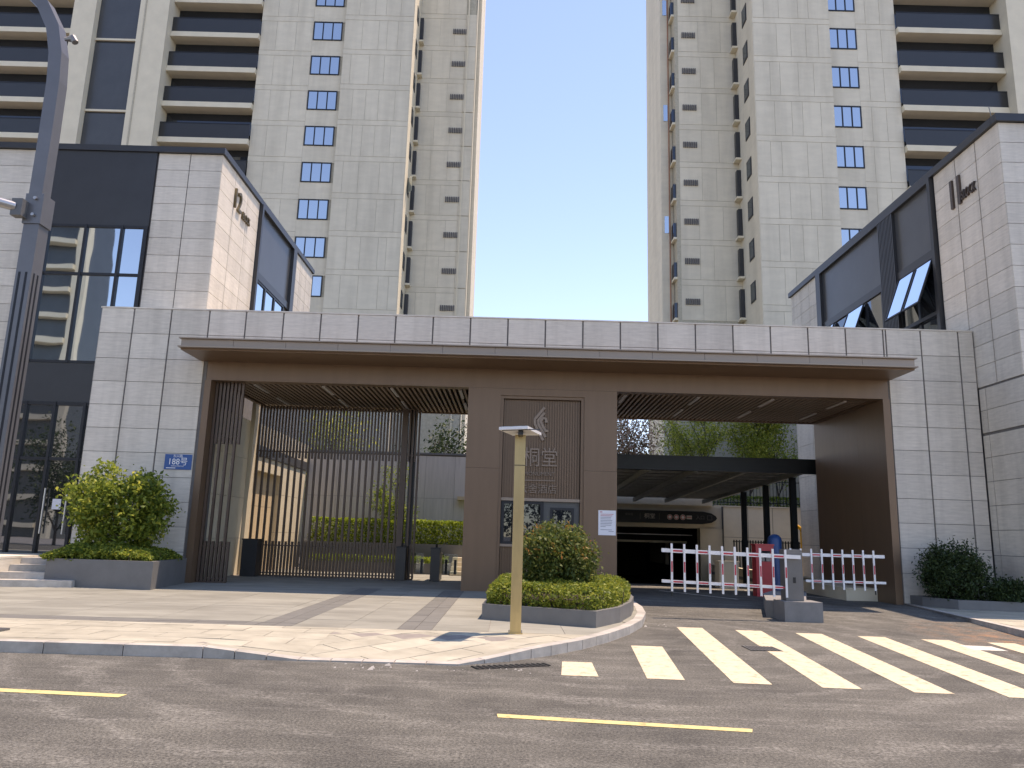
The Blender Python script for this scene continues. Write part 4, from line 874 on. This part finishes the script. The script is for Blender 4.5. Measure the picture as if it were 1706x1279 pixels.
for z in (3.42, 5.06): g.box(-15.34, -11.66, 22.62, 22.725, z, z + 0.09)
dr = g.build('shop_door', 'frame', LB)
for x0, x1 in ((-15.34, -14.55), (-14.47, -13.70), (-13.62, -12.80), (-12.72, -11.66)):
    for z0, z1 in ((0.76, 3.42), (3.51, 5.06)): piece('pane', x0, x1, 22.68, 22.69, z0, z1, 'glass_door', dr)
for x in (-13.55, -12.9): MB().tube([(x, 22.58, 1.3), (x, 22.58, 2.6)], 0.025, 8).build('handle', 'pole_light', dr)
piece('door_notice', -13.35, -13.10, 22.672, 22.679, 2.0, 2.3, 'paper', dr)
# side bay (recess closed by a panel over windows)
def side_bay(B, X, sgn, y0, y1, zt, zb, zs, ribs, winmat, opens):
    """frame round a bay on a wall at x = X facing sgn; panel from zs up to zt, windows below"""
    def bx(nm, ya, yb, za, zb_, d0, d1, m, par=B):
        a, b = sorted((X + sgn * d0, X + sgn * d1)); return MB().box(a, b, ya, yb, za, zb_).build(nm, m, par)
    bx('bay_jamb', y0, y0 + 0.16, zb, zt, 0.0, 0.16, 'charcoal'); bx('bay_jamb', y1 - 0.45, y1, zb, zt, 0.0, 0.16, 'charcoal')
    bx('bay_head', y0 + 0.16, y1 - 0.45, zt - 0.12, zt, 0.0, 0.16, 'charcoal')
    bx('bay_panel', y0 + 0.16, y1 - 0.45, zs, zt - 0.12, 0.0, 0.03, 'charcoal_panel')
    bx('window_head', y0 + 0.16, y1 - 0.45, zs - 0.28, zs - 0.002, 0.0, 0.09, 'charcoal')
    if ribs:
        for k in range(int((ribs[1] - ribs[0]) / 0.10)): bx('rib', ribs[0] + 0.10 * k, ribs[0] + 0.06 + 0.10 * k, zb, zt - 0.121, 0.031, 0.15, 'charcoal')
side_bay(LB, -9.53, 1, 26.40, 31.03, 13.30, 7.5, 10.82, None, 'glass', ())
ys_ = [26.6, 27.75, 28.9, 30.1]
for i, (a, b) in enumerate(zip(ys_[:-1], ys_[1:])):
    w_ = MB().box(-9.528, -9.46, a, a + 0.07, 7.5, 10.53).box(-9.528, -9.46, b - 0.07, b, 7.5, 10.53).box(-9.528, -9.46, a + 0.07, b - 0.07, 10.46, 10.53).build('side_window', 'frame', LB)
    piece('pane', -9.52, -9.50, a + 0.07, b - 0.07, 7.5, 10.46, 'glass', w_)
lettering('block_number', '12', 0.98, 'letter_gold', LB, (-9.46, 24.17, 12.38), (0, 1, 0), extr=0.04, sx=0.8)
lettering('block_lettering', 'BLOCK', 0.36, 'letter_gold', LB, (-9.46, 25.05, 12.12), (0, 1, 0), extr=0.04, sx=0.62)

RB = thing('shop_block', (22, 27, 0.1), 'grey stone shop block with open awning windows and number eleven lettering', 'building')
MB().box(13.23, 36, 19.48, 35.37, 0.1, 13.25).build('core', 'stone_joint', RB)
rz = [13.25 - 0.595 * i for i in range(13)][::-1]
wall_tiles(RB, 'x', 13.23, -1, [19.45, 20.55, 21.58, 22.76], [z for z in rz if z > 6.1], gu=0.04)
wall_tiles(RB, 'x', 13.23, -1, [32.15, 33.2, 34.3, 35.4], [z for z in rz if z > 7.5], gu=0.025)
wall_tiles(RB, 'y', 19.48, -1, [13.2, 14.5, 15.8, 17.1], [z for z in rz if z > 6.1], gu=0.03)
wall_tiles(RB, 'x', 13.23, -1, [26.5, 28.2, 29.9, 31.6, 33.5, 35.4], [0.13, 1.6, 3.1, 4.6, 6.0, 7.45], gu=0.03)
lowz = [0.13, 0.80, 1.47, 2.14, 2.80, 3.46, 4.12, 4.74]
for zz in (lowz, [4.81, 5.44, 6.06]):
    wall_tiles(RB, 'x', 13.23, -1, [19.45, 21.1, 21.4], zz, gu=0.03); wall_tiles(RB, 'y', 19.48, -1, [13.2, 14.5, 15.8, 17.1], zz, gu=0.03)
MB().box(13.10, 36, 19.35, 19.60, 13.255, 13.48).build('front_coping', 'charcoal', RB); MB().box(13.10, 13.32, 19.61, 35.5, 13.255, 13.48).build('side_coping', 'charcoal', RB)
side_bay(RB, 13.23, -1, 22.80, 32.12, 13.25, 7.5, 10.92, (25.3, 26.45), 'glass', ())
def awning(ya, yb, za, zb_, ang):
    w_ = MB().box(13.16, 13.228, ya, ya + 0.06, za, zb_).box(13.16, 13.228, yb - 0.06, yb, za, zb_).build('side_window', 'frame', RB)
    piece('back_pane', 13.20, 13.215, ya + 0.06, yb - 0.06, za, zb_, 'glass_dark', w_)
    if ang:
        h = 1.55; ca, sa = math.cos(ang), math.sin(ang); zt = zb_ - 0.02; x = 13.15
        def pt(d, u): return (x - sa * d - ca * u, zt - ca * d + sa * u)
        def slab(y0, y1, d0, d1, u0, u1, m, nm, par):
            c = [pt(d0, u0), pt(d1, u0), pt(d1, u1), pt(d0, u1)]
            return MB().add([(p[0], y0, p[1]) for p in c] + [(p[0], y1, p[1]) for p in c], [(0, 1, 2, 3), (7, 6, 5, 4), (0, 4, 5, 1), (1, 5, 6, 2), (2, 6, 7, 3), (3, 7, 4, 0)]).build(nm, m, par)
        sash = slab(ya + 0.03, ya + 0.09, 0, h, 0, 0.05, 'frame', 'sash', w_)
        slab(yb - 0.09, yb - 0.03, 0, h, 0, 0.05, 'frame', 'sash', w_); slab(ya + 0.09, yb - 0.09, h - 0.06, h, 0, 0.05, 'frame', 'sash', w_)
        slab(ya + 0.09, yb - 0.09, 0.0, h - 0.06, 0.015, 0.03, 'glass', 'open_pane', w_)
    else: pass
awning(23.0, 24.1, 7.5, 10.6, 0.36); awning(24.1, 25.25, 7.5, 10.6, 0.36)
awning(26.5, 27.8, 7.5, 10.6, 0); awning(27.8, 29.3, 7.5, 10.6, 0.36); awning(29.3, 30.5, 7.5, 10.6, 0); awning(30.5, 31.6, 7.5, 10.6, 0.36)
MB().box(13.08, 13.22, 22.97, 25.25, 8.75, 8.87).build('transom', 'frame', RB)
for yy in (21.78, 21.40): MB().box(13.13, 13.198, yy - 0.06, yy + 0.06, 11.72, 12.62).build('block_number', 'letter_dark', RB)
lettering('block_lettering', 'BLOCK', 0.42, 'letter_dark', RB, (13.16, 20.97, 11.92), (0, -1, 0), extr=0.03, sx=0.52)
MB().tube([(13.6, 20.2, 13.4), (13.5, 20.2, 14.2)], 0.012, 5).build('rod', 'grey_metal', RB)

# ------------------------------------------------------------------ towers
def window_set(w, h, n, m='frame'):
    g = MB(); f_ = 0.075; xs = np.linspace(-w / 2, w / 2, n + 1)
    g.box(-w / 2, w / 2, -0.05, 0.06, h - f_, h); g.box(-w / 2, w / 2, -0.05, 0.06, 0, f_)
    for i, x in enumerate(xs):
        a = x - (0 if i == 0 else (f_ if i == n else f_ / 2)); g.box(a, a + f_, -0.05, 0.06, f_, h - f_)
    fr = g.mesh('window', m); pw = (w - f_ * (n + 1) * 0.92) / n
    pn = MB().box(-pw / 2, pw / 2, -0.012, 0.012, 0, h - 2 * f_).mesh('pane', 'glass')
    return fr, pn, [(xs[i] + xs[i + 1]) / 2 for i in range(n)], f_
def put_window(ws, x, y, z, parent):
    fr, pn, cs, f_ = ws; o = inst('window', fr, (x, y, z), parent)
    for c in cs: inst('pane', pn, (x + c, y, z + f_), o)
    return o
def facade(T, x0, x1, y, z0, nst, st, cols, seed, band=0.42):
    """stucco storeys: one row of upright panels and one string band for each storey"""
    rnd = random.Random(seed)
    for k in range(nst):
        z = z0 + k * st; n = cols; w = [rnd.uniform(0.6, 1.5) for _ in range(n)]; s_ = sum(w); u = [x0]
        for a in w: u.append(u[-1] + a / s_ * (x1 - x0))
        wall_tiles(T, 'y', y, -1, u, [z, z + st - band], 'stucco', gu=0.022, gz=0.03, th=0.02, name='facade_panel')
        wall_tiles(T, 'y', y, -1, [x0, x1], [z + st - band, z + st], 'stucco', gu=0.0, gz=0.03, th=0.02, name='string_band')
HT = 54.0
def base_box(T, nm, x0, x1, y0, y1, z0=0.1, z1=HT, m='stucco_joint'): return MB().box(x0, x1, y0, y1, z0, z1).build(nm, m, T)
# left tower
TL = thing('apartment_tower', (-22, 55, 0.1), 'beige apartment tower behind the grey stone block with bay window', 'building')
ST = 2.91
base_box(TL, 'pier', -13.6, -8.42, 52.03, 62); base_box(TL, 'window_strip', -20.1, -13.62, 52.43, 61, m='stucco_joint')
base_box(TL, 'rear_wing', -8.40, -3.9, 55.53, 62); base_box(TL, 'corner_wing', -3.88, -3.55, 56.6, 62, m='stucco')
base_box(TL, 'balcony_back', -26.8, -20.12, 53.6, 61, m='charcoal'); base_box(TL, 'pilaster', -29.0, -26.82, 51.4, 61, m='slab_white'); base_box(TL, 'glass_column', -32.3, -29.02, 52.0, 61, m='charcoal')
base_box(TL, 'pilaster', -34.0, -32.32, 51.4, 61, m='slab_white'); base_box(TL, 'balcony_back', -44, -34.02, 53.6, 61, m='charcoal')
zb0 = 22.38 - 1.55 - 0.95 - 4 * ST
facade(TL, -13.6, -8.42, 52.03, zb0 + 2 * ST, 10, ST, 5, 1)
facade(TL, -8.38, -4.7, 55.53, zb0 + 2 * ST, 12, ST, 3, 2)
for k in range(2, 13):
    z = zb0 + k * ST
    wall_tiles(TL, 'y', 52.43, -1, [-20.1, -18.9, -17.4, -16.12], [z, z + ST - 0.42], 'stucco', gu=0.022, gz=0.03, th=0.02, name='facade_panel')
    wall_tiles(TL, 'y', 52.43, -1, [-16.12, -13.66], [z, z + 0.93], 'stucco', gu=0.0, gz=0.0, name='facade_panel'); wall_tiles(TL, 'y', 52.43, -1, [-16.12, -13.66], [z + 2.52, z + ST], 'stucco', gu=0, gz=0, name='facade_panel')
    wall_tiles(TL, 'y', 52.43, -1, [-20.1, -16.14], [z + ST - 0.42, z + ST], 'stucco', gu=0, gz=0.03, th=0.02, name='string_band')
W3 = window_set(2.2, 1.58, 3); W1 = None
for k in range(2, 13): put_window(W3, -14.98, 52.40, zb0 + k * ST + 0.945, TL)
MB().box(-8.418, -8.38, 52.0, 55.5, 10, HT).build('return_wall', 'slab_white', TL)
for k in range(2, 12):
    z = zb0 + k * ST + 0.7
    w_ = piece('return_window', -8.379, -8.34, 53.3, 54.1, z, z + 1.25, 'frame', TL)
    piece('pane', -8.339, -8.33, 53.4, 54.0, z + 0.1, z + 1.15, 'glass_dark', w_)
    piece('balcony_rail', -8.37, -8.10, 55.1, 55.4, z - 0.6, z + 1.5, 'charcoal', TL); piece('balcony_slab', -8.37, -8.02, 54.9, 55.49, z - 0.75, z - 0.605, 'slab_white', TL)
    for j in range(8): piece('vent_fin', -5.72 + 0.14 * j, -5.63 + 0.14 * j, 55.40, 55.52, z + 0.40, z + 0.82, 'vent', TL)
    piece('edge_band', -4.69, -3.86, 55.45, 55.53, z - 0.7, z + 2.15, 'stucco', TL)
MB().box(-4.55, -4.45, 55.36, 55.44, 8, HT).build('corner_fin', 'slab_white', TL); MB().box(-3.86, -3.80, 55.6, 56.2, 8, HT).build('corner_fin', 'slab_white', TL)
def hinge_pane(T, p, w, h, ang, m='glass'):
    ca, sa = math.cos(ang), math.sin(ang); g = MB()
    g.add([(p[0], p[1], p[2]), (p[0] + w * ca, p[1] + w * sa, p[2]), (p[0] + w * ca, p[1] + w * sa, p[2] + h), (p[0], p[1], p[2] + h), (p[0] + .02, p[1] + .02, p[2]), (p[0] + w * ca + .02, p[1] + w * sa + .02, p[2]), (p[0] + w * ca + .02, p[1] + w * sa + .02, p[2] + h), (p[0] + .02, p[1] + .02, p[2] + h)],
          [(0, 1, 2, 3), (7, 6, 5, 4), (0, 4, 5, 1), (1, 5, 6, 2), (2, 6, 7, 3), (3, 7, 4, 0)]); return g.build('open_sash', m, T)
hinge_pane(TL, (-8.33, 53.3, zb0 + 6 * ST + 0.75), 0.55, 1.2, math.radians(-50))
def balconies(T, x0, x1, y, z0, st, n, ratio=1.0, proud=()):
    for k in range(n):
        z = z0 + k * st; ext = 0.35 if k in proud else 0.0
        s_ = MB().box(x0, x1 + ext, y - 0.14, y + 1.55, z, z + 0.22).box(x0, x1 + ext, y - 0.06, y + 1.5, z + 0.22, z + 0.46).build('balcony_slab', 'slab_white', T)
        b_ = piece('balustrade', x0, x1, y, y + 0.05, z + 0.462, z + 1.62, 'balustrade', T)
        piece('rail', x0, x1, y - 0.02, y + 0.07, z + 1.621, z + 1.68, 'frame', b_)
        for x in np.arange(x0 + 1.6, x1 - 0.5, 1.6): piece('mullion', x, x + 0.06, y + 0.055, y + 0.1, z + 0.462, z + 1.62, 'frame', b_)
        piece('glazing', x0, x1, y + 0.9, y + 0.95, z + 0.462, z + st - 0.002, 'glass_balcony', T)
balconies(TL, -26.8, -20.12, 52.2, 38.1 - 8 * ST, ST, 12)
balconies(TL, -44, -34.02, 52.2, 38.1 - 8 * ST, ST, 12)
for z in (14.0, 19.9, 25.75, 31.56, 37.43, 43.3):
    piece('glass_panel', -32.3, -29.02, 51.94, 51.99, z + 0.17, z + 5.68, 'charcoal_panel', TL); piece('glass_band', -32.3, -29.02, 51.85, 51.99, z, z + 0.16, 'slab_white', TL)
MB().box(-28.6, -28.5, 51.35, 51.399, 8, HT).build('pilaster_groove', 'stucco_joint', TL)
# right tower
TR = thing('apartment_tower', (22, 52, 0.1), 'beige apartment tower behind the grey stone block with open awning windows', 'building')
SR = 2.95
base_box(TR, 'pier', 15.74, 21.0, 47.03, 58); base_box(TR, 'window_strip', 21.02, 25.75, 47.43, 57); base_box(TR, 'rear_wing', 11.2, 15.72, 51.03, 58); base_box(TR, 'corner_wing', 10.35, 11.18, 52.2, 58, m='stucco')
base_box(TR, 'balcony_back', 25.77, 32.9, 48.6, 57, m='charcoal'); base_box(TR, 'pilaster', 32.92, 36.0, 46.4, 57, m='slab_white'); base_box(TR, 'end_wing', 36.02, 46, 48, 57, m='stucco')
zr0 = 36.8 - 1.6 - 0.95 - 9 * SR
facade(TR, 15.74, 21.0, 47.03, zr0 + 1 * SR, 12, SR, 5, 5)
facade(TR, 11.45, 15.70, 51.03, zr0 + 3 * SR, 11, SR, 3, 6)
W3b = window_set(1.94, 1.6, 3)
for k in range(3, 13):
    z = zr0 + k * SR
    wall_tiles(TR, 'y', 47.43, -1, [22.98, 23.7, 24.7, 25.75], [z, z + SR - 0.42], 'stucco', gu=0.022, gz=0.03, th=0.02, name='facade_panel')
    wall_tiles(TR, 'y', 47.43, -1, [21.04, 22.98], [z, z + 0.93], 'stucco', gu=0, gz=0, name='facade_panel'); wall_tiles(TR, 'y', 47.43, -1, [21.04, 22.98], [z + 2.56, z + SR], 'stucco', gu=0, gz=0, name='facade_panel')
    wall_tiles(TR, 'y', 47.43, -1, [23.0, 25.75], [z + SR - 0.42, z + SR], 'stucco', gu=0, gz=0.03, th=0.02, name='string_band')
    put_window(W3b, 22.02, 47.40, z + 0.945, TR)
MB().box(15.70, 15.739, 47.0, 51.0, 10, HT).build('return_wall', 'stucco', TR)
for k in range(3, 13):
    z = zr0 + k * SR + 0.7
    w_ = piece('return_window', 15.66, 15.699, 48.2, 49.2, z, z + 1.35, 'frame', TR); piece('pane', 15.645, 15.659, 48.3, 49.1, z + 0.1, z + 1.25, 'glass_dark', w_)
    piece('balcony_rail', 15.40, 15.69, 50.55, 50.9, z - 0.6, z + 1.5, 'charcoal', TR); piece('balcony_slab', 15.28, 15.69, 50.3, 50.99, z - 0.76, z - 0.605, 'slab_white', TR)
    for j in range(8): piece('vent_fin', 11.72 + 0.13 * j, 11.80 + 0.13 * j, 50.90, 51.02, z + 0.42, z + 0.84, 'vent', TR)
    piece('corner_window', 10.55, 10.85, 52.15, 52.199, z + 0.2, z + 1.5, 'glass', TR) if k in (5, 8, 11) else None
    piece('corner_balcony', 11.0, 11.42, 51.2, 51.9, z - 0.5, z + 0.6, 'glass_balcony', TR); piece('corner_slab', 10.98, 11.44, 51.1, 52.1, z - 0.66, z - 0.502, 'slab_white', TR)
MB().tube([(10.92, 52.1, 8), (10.92, 52.1, HT)], 0.045, 8).build('rain_pipe', 'red_pipe', TR)
balconies(TR, 25.77, 32.9, 47.2, 36.8 - 0.4 - 8 * SR, SR, 13)
for k in range(0): pass
# tower across the street, mirrored in the shop windows
OT = thing('apartment_tower', (-58, -44, 0.0), 'dark apartment tower with white balcony slabs mirrored in the bay window', 'building')
MB().box(-80, -51, -46.5, -42, -0.02, 78).build('core', 'charcoal_panel', OT)
MB().box(-52.4, -51.0, -42.0, -41.2, -0.02, 78).build('pilaster', 'slab_white', OT); MB().box(-61.5, -58.0, -42.0, -41.2, -0.02, 78).build('pilaster', 'slab_white', OT)
for k in range(25):
    for (a, b) in ((-58.0, -52.4), (-69, -61.5), (-79.5, -69.5)): piece('balcony_slab', a + 0.01, b - 0.01, -42, -40.8, 1.2 + 3 * k, 1.75 + 3 * k, 'slab_white', OT)

# ------------------------------------------------------------------ litter by the kerb
g = MB(); rnd = random.Random(4)
for k in range(46):
    if k < 26: x, y = rnd.uniform(-2.2, 0.3), rnd.uniform(9.6, 10.0)
    else:
        y = rnd.uniform(15.0, 17.5); x = xcurve(y) + rnd.uniform(0.03, 0.45)
    s_ = rnd.uniform(0.008, 0.03) if k % 9 else 0.06
    s_ *= 0.6
    g.add([(x - s_ * rnd.uniform(.6, 1.6), y - s_, 0.001), (x + s_, y - s_ * .6, 0.001), (x + s_ * .5, y + s_, 0.001), (x - s_ * .3, y, 0.004 + s_ * .5), (x + s_ * .4, y, 0.003 + s_ * .8)], [(0, 1, 4, 3), (1, 2, 4), (2, 0, 3, 4)])
tag(g.build('litter', 'kerbstone'), 'small pale crumbs of grit and litter along the kerb', 'litter', kind='stuff')
